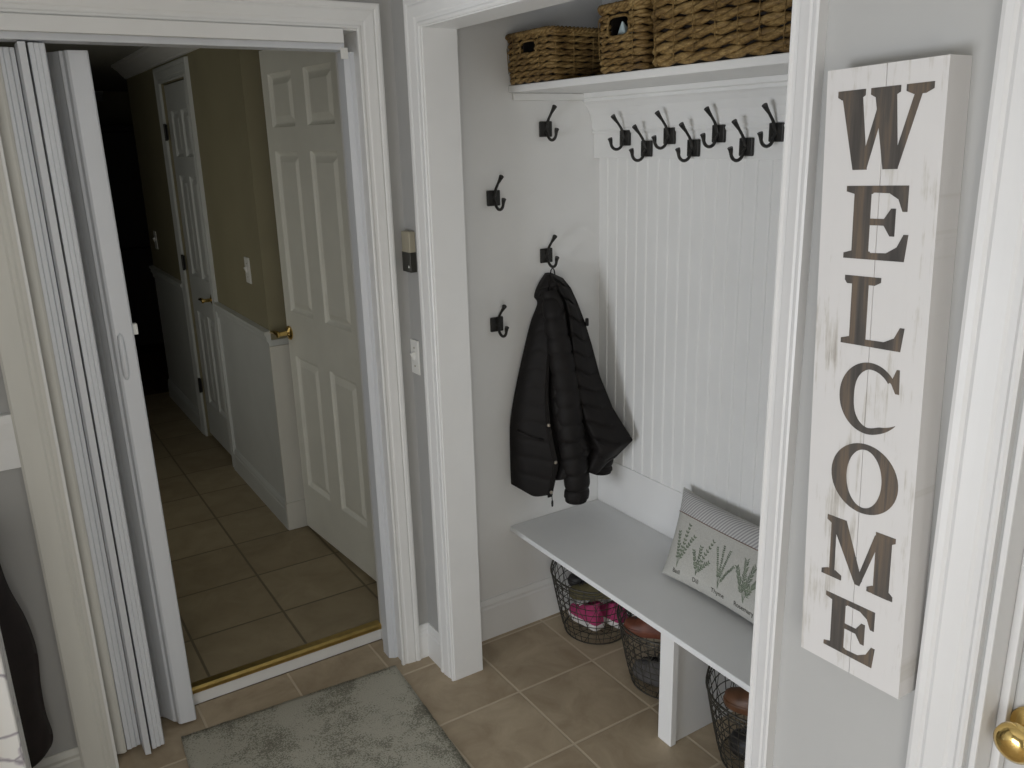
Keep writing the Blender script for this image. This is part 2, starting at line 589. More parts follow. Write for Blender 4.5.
def casing(name, s0, s1, zt, place, mat, width=0.073, thick=1.0, sides=(True, True), zb=0.0, label=None):
    k = width / 0.073
    mb = MB()
    rings = []
    for d, t in PROF:
        d *= k
        t *= thick
        path = []
        if sides[0]:
            path += [(s0 - d, zb)]
        path += [(s0 - d if sides[0] else s0, zt + d), (s1 + d if sides[1] else s1, zt + d)]
        if sides[1]:
            path += [(s1 + d, zb)]
        rings.append([place(s, z, t) for s, z in path])
    mb.loft(rings, closed=False, caps=False)
    o = mb.build(name, mat)
    return struct(o, label)


P_back = lambda s, z, t: (s, -t, z)
P_right = lambda s, z, t: (-t, -s, z)
casing('trim_1', -1.043, -0.117, 2.076, P_back, M['white'], 0.073, 1.0, (False, True), 0.0, 'white moulded casing around the hallway opening')
# left leg of that casing, wider, with its flat face and bead
lc = MB()
lc.loft([[(x, -t, z) for x, t in ((-1.128, 0.0), (-1.128, 0.016), (-1.122, 0.019), (-1.072, 0.017), (-1.066, 0.013), (-1.058, 0.015), (-1.052, 0.011), (-1.043, 0.010), (-1.043, 0.0))]
         for z in (0.0, 2.149)])
struct(lc.build('trim_2', M['oldwhite']), 'wide left leg of the hallway opening casing')
casing('trim_3', 0.195, 1.461, 2.067, P_right, M['white'], 0.0825 - 0.0, 1.0, (True, False), 0.0, 'white moulded casing on the left and top of the alcove')
rc = MB()
rc.loft([[(-t * 1.1, -1.453 - d * 0.83, z) for d, t in PROF] for z in (0.0, 2.15)])
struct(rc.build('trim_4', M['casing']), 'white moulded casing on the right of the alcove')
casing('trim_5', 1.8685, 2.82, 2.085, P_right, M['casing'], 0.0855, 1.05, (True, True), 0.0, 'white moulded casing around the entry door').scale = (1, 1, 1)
# jamb linings
jb = MB()
jb.box(-0.107, -0.097, -0.004, 0.19, 0.0, 2.085)
jb.box(-1.045, -1.035, -0.004, 0.19, 0.0, 2.085)
jb.box(-1.035, -0.107, -0.004, 0.19, 2.075, 2.085)
struct(jb.build('trim_6', M['white'], bevel=0.0015), 'white jamb boards lining the hallway opening')
ja = MB()
ja.box(-0.005, 0.106, -0.195, -0.185, 0.0, 2.077)
ja.box(-0.005, 0.106, -1.471, -1.461, 0.0, 2.077)
ja.box(-0.005, 0.106, -1.461, -0.195, 2.067, 2.078)
struct(ja.build('trim_7', M['white'], bevel=0.002), 'white jamb boards lining the alcove opening')
je = MB()
je.box(-0.004, 0.104, -1.880, -1.8705, 0.0, 2.085)
je.box(-0.004, 0.104, -2.82, -2.81, 0.0, 2.085)
je.box(-0.004, 0.104, -2.81, -1.880, 2.073, 2.085)
je.box(0.040, 0.058, -1.893, -1.880, 0.0, 2.073)     # door stop
struct(je.build('trim_8', M['casing'], bevel=0.002), 'white jamb and stop of the entry door')
# threshold: white riser and worn brass edge
struct(MB().box(-1.035, -0.107, 0.184, 0.205, 0.0, 0.052).build('trim_9', M['white'], bevel=0.002), 'white riser below the brass threshold edge')
th = MB()
th.loft([[(x, 0.178, 0.046), (x, 0.176, 0.060), (x, 0.184, 0.067), (x, 0.215, 0.064), (x, 0.222, 0.0605), (x, 0.222, 0.05)] for x in (-1.035, -0.107)])
struct(th.build('trim_10', M['brassdull']), 'worn brass threshold strip at the hallway step')


# baseboards
def base_profile(h):
    return [(0.0, 0.0), (0.013, 0.0), (0.013, h - 0.035), (0.010, h - 0.028), (0.011, h - 0.018), (0.006, h - 0.006), (0.004, h), (0.0, h)]


def baseboard(name, p0, p1, nrm, h, mat, label, z0=0.0):
    nrm = Vector((*nrm, 0))
    mb = MB()
    mb.loft([[Vector((*p, z0)) + nrm * t + Vector((0, 0, z)) for t, z in base_profile(h)] for p in (p0, p1)])
    struct(mb.build(name, mat), label)


baseboard('baseboard_corner', (0.0, -0.002), (0.0, -0.1125), (-1, 0), 0.128, M['white'], 'short white baseboard between the two casings')
baseboard('baseboard_back', (-0.044, 0.0), (0.0, 0.0), (0, -1), 0.128, M['white'], 'sliver of white baseboard at the corner')
baseboard('baseboard_left', (XN, 0.0), (-1.128, 0.0), (0, -1), 0.128, M['oldwhite'], 'white baseboard left of the hallway opening')
baseboard('baseboard_alcove_left', (0.104, -0.032), (0.748, -0.032), (0, -1), 0.157, M['alcove'], 'tall moulded baseboard on the left side of the alcove')
baseboard('baseboard_alcove_back', (0.748, -0.045), (0.748, -1.62), (-1, 0), 0.157, M['alcove'], 'baseboard on the back of the alcove under the bench')
baseboard('baseboard_right', (0.0, -1.522), (0.0, -1.783), (-1, 0), 0.128, M['white'], 'white baseboard under the sign')
cr = MB()
cr.loft([[(x, 0, 0.990), (x, -0.014, 0.992), (x, -0.016, 1.07), (x, -0.021, 1.115), (x, -0.021, 1.136), (x, 0, 1.137)] for x in (XN, -1.128)])
struct(cr.build('trim_11', M['white']), 'flat white chair rail left of the hallway opening')

# ------------------------------------------------------------------ hallway
WX = -0.115
hw = MB()
hw.box(WX, 0.3, 1.18, 2.13, HF, 2.39)
hw.box(WX, 0.3, 2.735, 3.78, HF, 2.39)
hw.box(WX, 0.3, 2.13, 2.735, 2.10, 2.39)
struct(hw.build('wall_hall_right', M['olive']), 'olive upper right wall of the hallway')
struct(MB().box(0.30, 0.45, 0.19, 3.78, HF, 2.39).build('wall_hall_side', M['olive']), 'olive wall of the nook behind the open door')
struct(MB().box(-1.30, -1.18, 0.19, 1.1, HF, 2.39).box(-1.30, -1.18, 2.1, 3.4, HF, 2.39).box(-1.30, -1.18, 1.1, 2.1, 2.1, 2.39).build('wall_hall_left', M['olive']), 'olive left wall of the hallway')  # gap in this unseen wall added for the hall fill light
ws = MB()
for a, b in ((1.18, 2.045), (2.82, 3.78)):
    ws.box(WX - 0.004, WX, a, b, HF, 0.93)
ws.box(WX - 0.004, -0.02, 1.172, 1.18, HF, 0.955)
struct(ws.build('wall_hall_wainscot', M['hallwhite']), 'white painted lower part of the hallway wall')
hr_ = MB()
RP = [(0, 0.915), (0.010, 0.918), (0.012, 0.945), (0.020, 0.955), (0.020, 0.972), (0.027, 0.980), (0.027, 0.995), (0, 0.998)]
for a, b in ((1.165, 2.045), (2.82, 3.79)):
    hr_.loft([[(WX - t, yy, z) for t, z in RP] for yy in (a, b)])
struct(hr_.build('trim_12', M['hallwhite']), 'white chair rail along the hallway wall')
ec = MB()
ec.box(WX - 0.012, -0.02, 1.160, 1.172, HF + 0.13, 0.93)
ec.box(WX - 0.016, -0.02, 1.152, 1.172, HF, HF + 0.135)
struct(ec.build('trim_13', M['oldwhite'], bevel=0.003), 'white board capping the end of the hallway wall')
for nm, a, b in (('baseboard_hall_near', 1.165, 2.045), ('baseboard_hall_far', 2.82, 3.79)):
    baseboard(nm, (WX - 0.004, a), (WX - 0.004, b), (-1, 0), 0.13, M['hallwhite'], 'white baseboard along the %s hallway wall' % ('near' if a < 2 else 'far'), HF)
cw = MB()
CP = [(0, 2.198), (0.010, 2.200), (0.013, 2.208), (0.020, 2.212), (0.034, 2.226), (0.050, 2.246), (0.066, 2.256), (0.070, 2.264), (0.080, 2.268), (0.080, 2.282), (0, 2.282)]
cw.loft([[(WX - t, yy, z) for t, z in CP] for yy in (1.08, 3.78)])
struct(cw.build('trim_14', M['white']), 'white crown moulding along the hallway wall')
P_hall = lambda s, z, t: (WX - t, s, z)
casing('trim_15', 2.13, 2.735, 2.10, P_hall, M['hallwhite'], 0.085, 1.0, (True, True), HF, 'white casing around the hallway closet door')
struct(MB().box(-0.055, 0.10, 0.19, 0.305, HF, 2.20).build('trim_18', M['white'], bevel=0.003), 'white frame post carrying the hallway door')
# far room
fr = MB()
fr.box(-2.7, 1.3, 6.6, 6.7, HF, 2.39)
fr.box(-2.7, -2.6, 0.2, 6.7, HF, 2.39)
fr.box(1.2, 1.3, 3.78, 6.7, HF, 2.39)
fr.box(-2.6, -1.18, 3.4, 3.5, HF, 2.39)
fr.box(0.30, 1.3, 3.78, 3.88, HF, 2.39)
struct(fr.build('wall_far', M['olive']), 'dark walls of the room past the hallway')
fc = MB()
fc.loft([[(-2.6, 6.6 - t, z) for t, z in CP], [(0.12, 6.6 - t, z) for t, z in CP]])
struct(fc.build('trim_16', M['hallwhite']), 'white crown moulding in the far room')


# six-panel door slab: local frame  u across (0..W), z up, n outward on the panelled face
def six_panel(W, z0, z1, cols, rows, thick):
    """faces with recessed, raised-field panels; returns list of (u, z, depth) faces for one side"""
    V, F = [], []

    def quad(p):
        n = len(V)
        V.extend(p)
        F.append((n, n + 1, n + 2, n + 3))
    us = sorted(set([0, W] + [x for c in cols for x in c]))
    zs = sorted(set([z0, z1] + [x for r in rows for x in r]))
    pans = [(a, b, c, d) for a, b in cols for c, d in rows]
    for i in range(len(us) - 1):
        for j in range(len(zs) - 1):
            a, b, c, d = us[i], us[i + 1], zs[j], zs[j + 1]
            if not any(abs(p[0] - a) < 1e-6 and abs(p[2] - c) < 1e-6 for p in pans):
                quad([(a, c, 0), (b, c, 0), (b, d, 0), (a, d, 0)])
    steps = [(0.0, 0.0), (0.005, -0.007), (0.014, -0.013), (0.019, -0.013), (0.042, -0.003), (0.046, -0.003)]
    for a, b, c, d in pans:
        for (i0, d0), (i1, d1) in zip(steps, steps[1:]):
            o0 = [(a + i0, c + i0), (b - i0, c + i0), (b - i0, d - i0), (a + i0, d - i0)]
            o1 = [(a + i1, c + i1), (b - i1, c + i1), (b - i1, d - i1), (a + i1, d - i1)]
            for k in range(4):
                l = (k + 1) % 4
                quad([(*o0[k], d0), (*o0[l], d0), (*o1[l], d1), (*o1[k], d1)])
        i1, d1 = steps[-1]
        quad([(a + i1, c + i1, d1), (b - i1, c + i1, d1), (b - i1, d - i1, d1), (a + i1, d - i1, d1)])
    return V, F


def door_slab(name, org, du, dn, W, z0, z1, cols, rows, thick, mat):
    org, du, dn = Vector(org), Vector(du).normalized(), Vector(dn).normalized()
    V, F = six_panel(W, z0, z1, cols, rows, thick)
    mb = MB()
    f3 = lambda u, z, d: org + du * u + dn * d + Vector((0, 0, z))
    mb.add([f3(*p) for p in V], F)
    mb.add([f3(u, z, -thick - d) for u, z, d in V], [tuple(reversed(f)) for f in F])
    for (a, b) in (((0, z0), (W, z0)), ((W, z0), (W, z1)), ((W, z1), (0, z1)), ((0, z1), (0, z0))):
        mb.add([f3(*a, 0), f3(*b, 0), f3(*b, -thick), f3(*a, -thick)], [(0, 1, 2, 3)])
    o = mb.build(name, mat)
    bm = bmesh.new()
    bm.from_mesh(o.data)
    bmesh.ops.remove_doubles(bm, verts=bm.verts, dist=1e-5)
    bmesh.ops.recalc_face_normals(bm, faces=bm.faces)
    bm.to_mesh(o.data)
    bm.free()
    return struct(o), f3


def lever(f3, u, z, side, parent, mat):
    """lever handle standing off the door face; side = direction of the lever along u"""
    nax = f3(0, 0, 1) - f3(0, 0, 0)
    r = MB()
    r.lathe([(0.0, 0.0), (0.030, 0.0), (0.031, 0.004), (0.027, 0.009), (0.014, 0.013), (0.010, 0.016), (0.010, 0.048), (0.014, 0.052), (0.013, 0.060), (0, 0.062)], f3(u, z, 0.0005), nax, 20)
    pts = [f3(u, z, 0.052), f3(u + side * 0.03, z + 0.004, 0.055), f3(u + side * 0.065, z - 0.001, 0.054), f3(u + side * 0.10, z - 0.006, 0.050), f3(u + side * 0.112, z - 0.002, 0.047)]
    r.tube(pts, [0.011, 0.0095, 0.008, 0.0075, 0.004], 10)
    return r.build('door_handle', mat, parent, smooth=True, auto=40)


cols = [(0.118, 0.345), (0.455, 0.682)]
rows = [(0.300, 0.900), (1.095, 1.745), (1.835, 2.035)]
dA = Vector((-0.059, 1.177, 0)) - Vector((-0.005, 0.462, 0))
dA.normalize()
du1 = -dA
dn1 = Vector((du1.y, -du1.x, 0))        # faces -x (into the hall)
if dn1.x > 0:
    dn1 = -dn1
org1 = Vector((-0.055, 1.118, 0))
d1, f31 = door_slab('door_1', org1, du1, dn1, 0.815, 0.082, 2.125, [(a - 0.055, b - 0.055) for a, b in cols], rows, 0.040, M['door'])
d1['label'] = 'white six panel door standing open into the hallway'
lever(f31, 0.030, 0.995, -1, d1, M['brass'])
hg = MB()
hg.box(-0.03, 0.01, 0.19, 0.30, 0.10, 2.1)

dn2 = Vector((-1, 0, 0))
d2, f32 = door_slab('door_2', (WX + 0.012, 2.140, 0), (0, 1, 0), dn2, 0.585, 0.085, 2.094, [(0.090, 0.258), (0.326, 0.495)], [(0.30, 0.86), (1.07, 1.62), (1.72, 1.96)], 0.035, M['hallwhite'])
d2['label'] = 'white panelled closet door closed in the hallway wall'
lever(f32, 0.060, 0.985, 1, d2, M['brass'])
for z in (0.39, 1.13, 1.85):
    h = MB()
    h.tube([(WX - 0.012, 2.727, z - 0.045), (WX - 0.012, 2.727, z + 0.045)], 0.007, 8)
    h.box(WX - 0.006, WX - 0.002, 2.710, 2.745, z - 0.04, z + 0.04)
    h.build('hinge', M['bronze'], d2)

d3, f33 = door_slab('door_3', (0.059, -1.886, 0), (0, -1, 0), (-1, 0, 0), 0.92, 0.012, 2.068, [(0.125, 0.40), (0.52, 0.795)], [(0.26, 0.72), (1.14, 1.72), (1.80, 1.96)], 0.044, M['entrydoor_shaded'])
d3['label'] = 'white entry door with a brass knob at the right edge'
k = MB()
KY, KZ = -1.926, 0.918
k.lathe([(0.0, 0.0), (0.033, 0.0), (0.034, 0.004), (0.031, 0.009), (0.020, 0.013), (0.0125, 0.016), (0.0115, 0.027), (0.017, 0.034), (0.025, 0.041), (0.0295, 0.050), (0.0285, 0.060), (0.021, 0.067), (0.010, 0.070), (0, 0.0705)], (0.0585, KY, KZ), (-1, 0, 0), 32)
k.build('door_knob', M['brass'], d3, smooth=True, auto=50)

# light switches and keypad
def switch(name, c, nrm, label, toggle=True, w=0.035, h=0.058):
    nrm = Vector(nrm)
    a = Vector((0, 0, 1)).cross(nrm)
    z = Vector((0, 0, 1))
    t = thing(name, label, 'light switch', c)
    p = MB().obox(Vector(c) + nrm * 0.003, a, z, nrm, w, h, 0.003)
    p.build('cover_plate', M['plastic'], t, bevel=0.002)
    if toggle:
        q = MB().obox(Vector(c) + nrm * 0.010 + z * 0.004, a, (z + nrm * 0.4).normalized(), (nrm - z * 0.4).normalized(), 0.005, 0.012, 0.007)
        q.build('toggle', M['plastic'], t, bevel=0.0015)
    for dz in (-0.03, 0.03):
        MB().lathe([(0.0, 0), (0.0035, 0), (0.003, 0.0012), (0, 0.0015)], Vector(c) + nrm * 0.006 + z * dz, nrm, 8).build('screw', M['beige'], t)
    return t


switch('light_switch', (0.0, -0.030, 1.108), (-1, 0, 0), 'white toggle light switch on the grey strip between the casings', w=0.027, h=0.056)
switch('light_switch', (WX, 1.40, 1.235), (-1, 0, 0), 'pale light switch on the olive wall beside the open door')
switch('light_switch', (WX, 3.54, 1.19), (-1, 0, 0), 'dim light switch at the far end of the olive wall')
kp = thing('wall_keypad', 'beige wall keypad with dark lower cover above the light switch', 'keypad', (0, -0.05, 1.39))
MB().box(-0.022, 0.0, -0.072, -0.018, 1.440, 1.508).build('housing', M['beige'], kp, bevel=0.003)
MB().box(-0.0225, 0.0, -0.073, -0.017, 1.384, 1.446).build('dark_cover', M['darkplastic'], kp, bevel=0.002)['label'] = 'dark flip cover'
MB().box(-0.0235, -0.0225, -0.066, -0.060, 1.398, 1.405).build('indicator', M['plastic'], kp)

# ------------------------------------------------------------------ folding door
fd = thing('folding_door', 'white accordion folding door pushed open to the left of the hallway opening', 'folding door', (-0.9, 0.07, 0))
ZB, ZT = 0.012, 2.012


def fpanel(poly, z0=ZB, z1=ZT, name='panel', lean=0.006):
    mb = MB()
    mb.loft([[(x - (lean if z > 1 else 0), y_, z) for x, y_ in poly] for z in (z0, z1)])
    return mb.build(name, M['vinyl'], fd, bevel=0.0015)


jp = MB()
jp.loft([[(x, y_, z) for x, y_ in ((-1.034, 0.090), (-1.034, 0.060), (-1.012, 0.052), (-1.004, 0.056), (-1.004, 0.090))] for z in (ZB, 2.02)])
jp.build('end_post', M['oldwhite'], fd, bevel=0.0015)
fpanel([(-1.002, 0.085), (-1.002, 0.062), (-0.990, 0.060), (-0.988, 0.064), (-0.976, 0.062), (-0.974, 0.067), (-0.964, 0.065), (-0.962, 0.085)])
fpanel([(-0.962, 0.075), (-0.960, 0.006), (-0.9435, 0.002), (-0.943, 0.075)], z1=ZT + 0.008)
fpanel([(-0.9385, 0.075), (-0.937, 0.022), (-0.926, 0.020), (-0.924, 0.025), (-0.914, 0.022), (-0.912, 0.027), (-0.903, 0.024), (-0.900, 0.030), (-0.900, 0.075)], z1=ZT + 0.008)
fpanel([(-0.912, 0.205), (-0.906, 0.190), (-0.890, 0.176), (-0.872, 0.152), (-0.857, 0.122), (-0.852, 0.128), (-0.866, 0.160), (-0.885, 0.190)], lean=0.010)
lead = fpanel([(-0.858, 0.130), (-0.856, 0.119), (-0.848, 0.114), (-0.844, 0.098), (-0.838, 0.0925), (-0.795, 0.088), (-0.791, 0.092), (-0.791, 0.130)], name='lead_panel', lean=0.014)
hd = MB()
hd.loft([[(-0.836 + 0.5 * wd * math.cos(a), 0.0915 - dp * max(0, math.sin(a)), z) for a in (2 * math.pi * i / 16 for i in range(16))]
         for z, wd, dp in ((1.150, 0.002, 0.001), (1.153, 0.010, 0.006), (1.163, 0.017, 0.012), (1.18, 0.019, 0.014), (1.22, 0.019, 0.016), (1.255, 0.018, 0.013), (1.275, 0.015, 0.009), (1.284, 0.002, 0.001))])
hdl = hd.build('door_handle', M['vinyl'], lead, smooth=True)
MB().box(-0.801, -0.787, 0.100, 0.118, 1.272, 1.303).build('latch', M['plastic'], lead, bevel=0.002)
tr = thing('door_track', 'white overhead track of the folding door', 'door track', (-0.6, 0.02, 2.07))
MB().box(-1.034, -0.160, -0.020, 0.004, 2.040, 2.0775).build('track_cover', M['white'], tr, bevel=0.002)
MB().box(-1.034, -0.150, 0.006, 0.075, 2.024, 2.074).build('rail', M['vinyl'], tr, bevel=0.002)
MB().box(-0.164, -0.142, 0.002, 0.006, 2.000, 2.030).build('end_clip', M['plastic'], tr, bevel=0.001)
sp = MB()
sp.loft([[(-0.107, 0.046, z), (-0.118, 0.046, z), (-0.122, 0.050, z), (-0.1345, 0.057, z), (-0.1345, 0.105, z), (-0.107, 0.105, z)] for z in (0.0, 2.024)])
struct(sp.build('trim_17', M['vinyl']), 'bluish white strike post of the folding door on the right jamb')

# ------------------------------------------------------------------ rug
rg = MB()
nu, nv = 40, 60
Lr, Wr = 1.15, 0.716
rv, rf = [], []
rng = random.Random(2)
for j in range(nv + 1):
    for i in range(nu + 1):
        u, v = i / nu, j / nv
        e = min(u, 1 - u) * Wr
        e2 = min(v, 1 - v) * Lr
        ed = min(e, e2)
        z = 0.0095 - 0.004 * max(0, 1 - ed / 0.012) + rng.uniform(-1, 1) * 0.0006
        jx = rng.uniform(-1, 1) * 0.0015 if ed < 1e-6 else 0
        rv.append((u * Wr + jx, -v * Lr + jx, z))
for j in range(nv):
    for i in range(nu):
        a = j * (nu + 1) + i
        rf.append((a, a + 1, a + nu + 2, a + nu + 1))
rg.add(rv, rf)
edge = [i for i in range(nu + 1)] + [j * (nu + 1) + nu for j in range(1, nv + 1)] + [nv * (nu + 1) + i for i in range(nu - 1, -1, -1)] + [j * (nu + 1) for j in range(nv - 1, 0, -1)]
low = [(rv[i][0], rv[i][1], 0.0005) for i in edge]
n0 = len(rg.v)
rg.v += low
for i in range(len(edge)):
    j = (i + 1) % len(edge)
    rg.f.append((edge[i], n0 + i, n0 + j, edge[j]))
rug = rg.build('floor_mat', M['rug'], smooth=True)
rug.location = (-0.852, 0.040, 0)
rug.rotation_euler = (0, 0, R(-3.3))
tag(rug, 'grey mottled low pile mat on the tiles before the hallway step', 'rug')

# ------------------------------------------------------------------ bench
bn = thing('bench', 'white built-in bench board with a centre support in the alcove', 'bench', (0.53, -0.82, 0))
MB().box(0.332, 0.740, -1.617, -0.034, 0.402, 0.421).build('seat', M['bench'], bn, bevel=0.002)
MB().box(0.735, 0.7475, -1.617, -0.034, 0.421, 0.607).build('back_panel', M['alcove'], bn, bevel=0.002)
MB().box(0.373, 0.395, -0.848, -0.792, 0.001, 0.402).build('post', M['alcove'], bn, bevel=0.0015)
MB().box(0.395, 0.733, -0.838, -0.812, 0.001, 0.402).build('divider', M['alcove'], bn)

# ------------------------------------------------------------------ shelf with crown and hook board
sh = thing('wall_shelf', 'deep white shelf with crown moulding at the top of the alcove', 'shelf', (0.56, -0.82, 1.93))
MB().box(0.372, 0.747, -1.618, -0.033, 1.909, 1.930).build('shelf_board', M['bead'], sh, bevel=0.003)
MB().box(0.713, 0.7475, -1.618, -0.033, 1.698, 1.909).build('hook_board', M['bead'], sh, bevel=0.002)
c_ = MB()
SP = [(0.713, 1.778), (0.709, 1.779), (0.706, 1.785), (0.709, 1.792), (0.706, 1.797), (0.705, 1.812), (0.699, 1.835), (0.687, 1.860), (0.675, 1.876), (0.668, 1.882), (0.668, 1.890), (0.661, 1.894), (0.661, 1.9085), (0.713, 1.9085)]
c_.loft([[(x, yy, z) for x, z in SP] for yy in (-1.618, -0.033)])
c_.build('crown', M['bead'], sh)
c2 = MB()
c2.loft([[(x, -0.0325, z), (x, -0.0325 - t, z)] + [] for x, z, t in ((0.40, 1.9085, 0.018), (0.40, 1.84, 0.018), (0.40, 1.80, 0.010))], closed=False, caps=False) if False else None
c2.box(0.385, 0.70, -0.047, -0.0325, 1.886, 1.9085)
c2.build('side_cleat', M['bead'], sh, bevel=0.004)


# ------------------------------------------------------------------ coat hooks (built with the wall plane at local y = 0, arm towards -y)
def hook_parts(root):
    plate = MB().box(-0.0240, 0.0240, -0.010, 0.0, -0.0245, 0.0245)
    plate.build('backplate', M['bronze'], root, bevel=0.003)
    up = MB()
    pts = [(0, -0.009, 0.004), (0, -0.014, 0.016), (0, -0.024, 0.032), (0, -0.037, 0.047), (0, -0.050, 0.060), (0, -0.058, 0.069)]
    up.tube(pts, [0.0062, 0.0052, 0.0042, 0.0042, 0.0062, 0.0080], 10)
    up.build('upper_prong', M['bronze'], root, smooth=True, auto=60)
    lo = MB()
    pts = [(0, -0.008, -0.004), (0, -0.014, -0.012)]
    for a in range(0, 181, 15):
        q = R(a)
        pts.append((0, -0.0410 + 0.0235 * math.cos(q), -0.013 - 0.0220 * math.sin(q)))
    pts += [(0, -0.0660, -0.006), (0, -0.0690, 0.000)]
    n = len(pts)
    lo.tube(pts, [0.0060] + [0.0048] * (n - 4) + [0.0056, 0.0068, 0.0078], 10)
    lo.build('lower_prong', M['bronze'], root, smooth=True, auto=60)


h0 = thing('coat_hook', '', 'coat hook', (0, 0, 0))
hook_parts(h0)
HK = [
    (0.510, -0.033, 1.797, 0, 'black coat hook highest on the left side wall, just below the small basket', 'single hooks on the left side wall'),
    (0.302, -0.033, 1.588, 0, 'empty black hook in the outer column of the left side wall, upper one', 'single hooks on the left side wall'),
    (0.506, -0.033, 1.385, 0, 'black coat hook holding the dark puffer jacket', 'single hooks on the left side wall'),
    (0.300, -0.033, 1.174, 0, 'empty black hook left of the hanging puffer jacket, lowest on its wall', 'single hooks on the left side wall'),
]
ordn = ['first', 'second', 'third', 'fourth', 'fifth', 'sixth', 'seventh']
for i, (yy, z) in enumerate([(-0.206, 1.763), (-0.311, 1.729), (-0.414, 1.766), (-0.518, 1.730), (-0.617, 1.769), (-0.722, 1.732), (-0.824, 1.769)]):
    lab = '%s black hook from the left in the row below the shelf, %s line' % (ordn[i], 'upper' if i % 2 == 0 else 'lower')
    HK.append((0.7125, yy, z, -90, lab, 'row of hooks on the back board'))
for i, (x, yy, z, rz, lab, grp) in enumerate(HK):
    if i == 0:
        r = h0
    else:
        r = h0.copy()
        col.objects.link(r)
        for ch in list(h0.children):
            c = ch.copy()
            col.objects.link(c)
            c.parent = r
    r.location = (x, yy, z)
    r.rotation_euler = (0, 0, R(rz))
    r['label'] = lab
    r['group'] = grp


# ------------------------------------------------------------------ woven shelf baskets
def rrect(hx, hy, r, n):
    """rounded rectangle path, n points, starting at the middle of the -x side, going to -y"""
    segs = []
    P = []
    cs = [(-hx + r, -hy + r, 180), (hx - r, -hy + r, 270), (hx - r, hy - r, 0), (-hx + r, hy - r, 90)]
    pts = [(-hx, 0)]
    for cx, cy, a0 in cs:
        for k in range(7):
            a = R(a0 + 15 * k)
            pts.append((cx + r * math.cos(a), cy + r * math.sin(a)))
    pts.append((-hx, 0))
    d = [0]
    for a, b in zip(pts, pts[1:]):
        d.append(d[-1] + math.hypot(b[0] - a[0], b[1] - a[1]))
    T = d[-1]
    out = []
    j = 0
    for i in range(n):
        t = T * i / n
        while d[j + 1] < t:
            j += 1
        q = (t - d[j]) / max(1e-9, d[j + 1] - d[j])
        out.append((pts[j][0] + (pts[j + 1][0] - pts[j][0]) * q, pts[j][1] + (pts[j + 1][1] - pts[j][1]) * q))
    return out, T


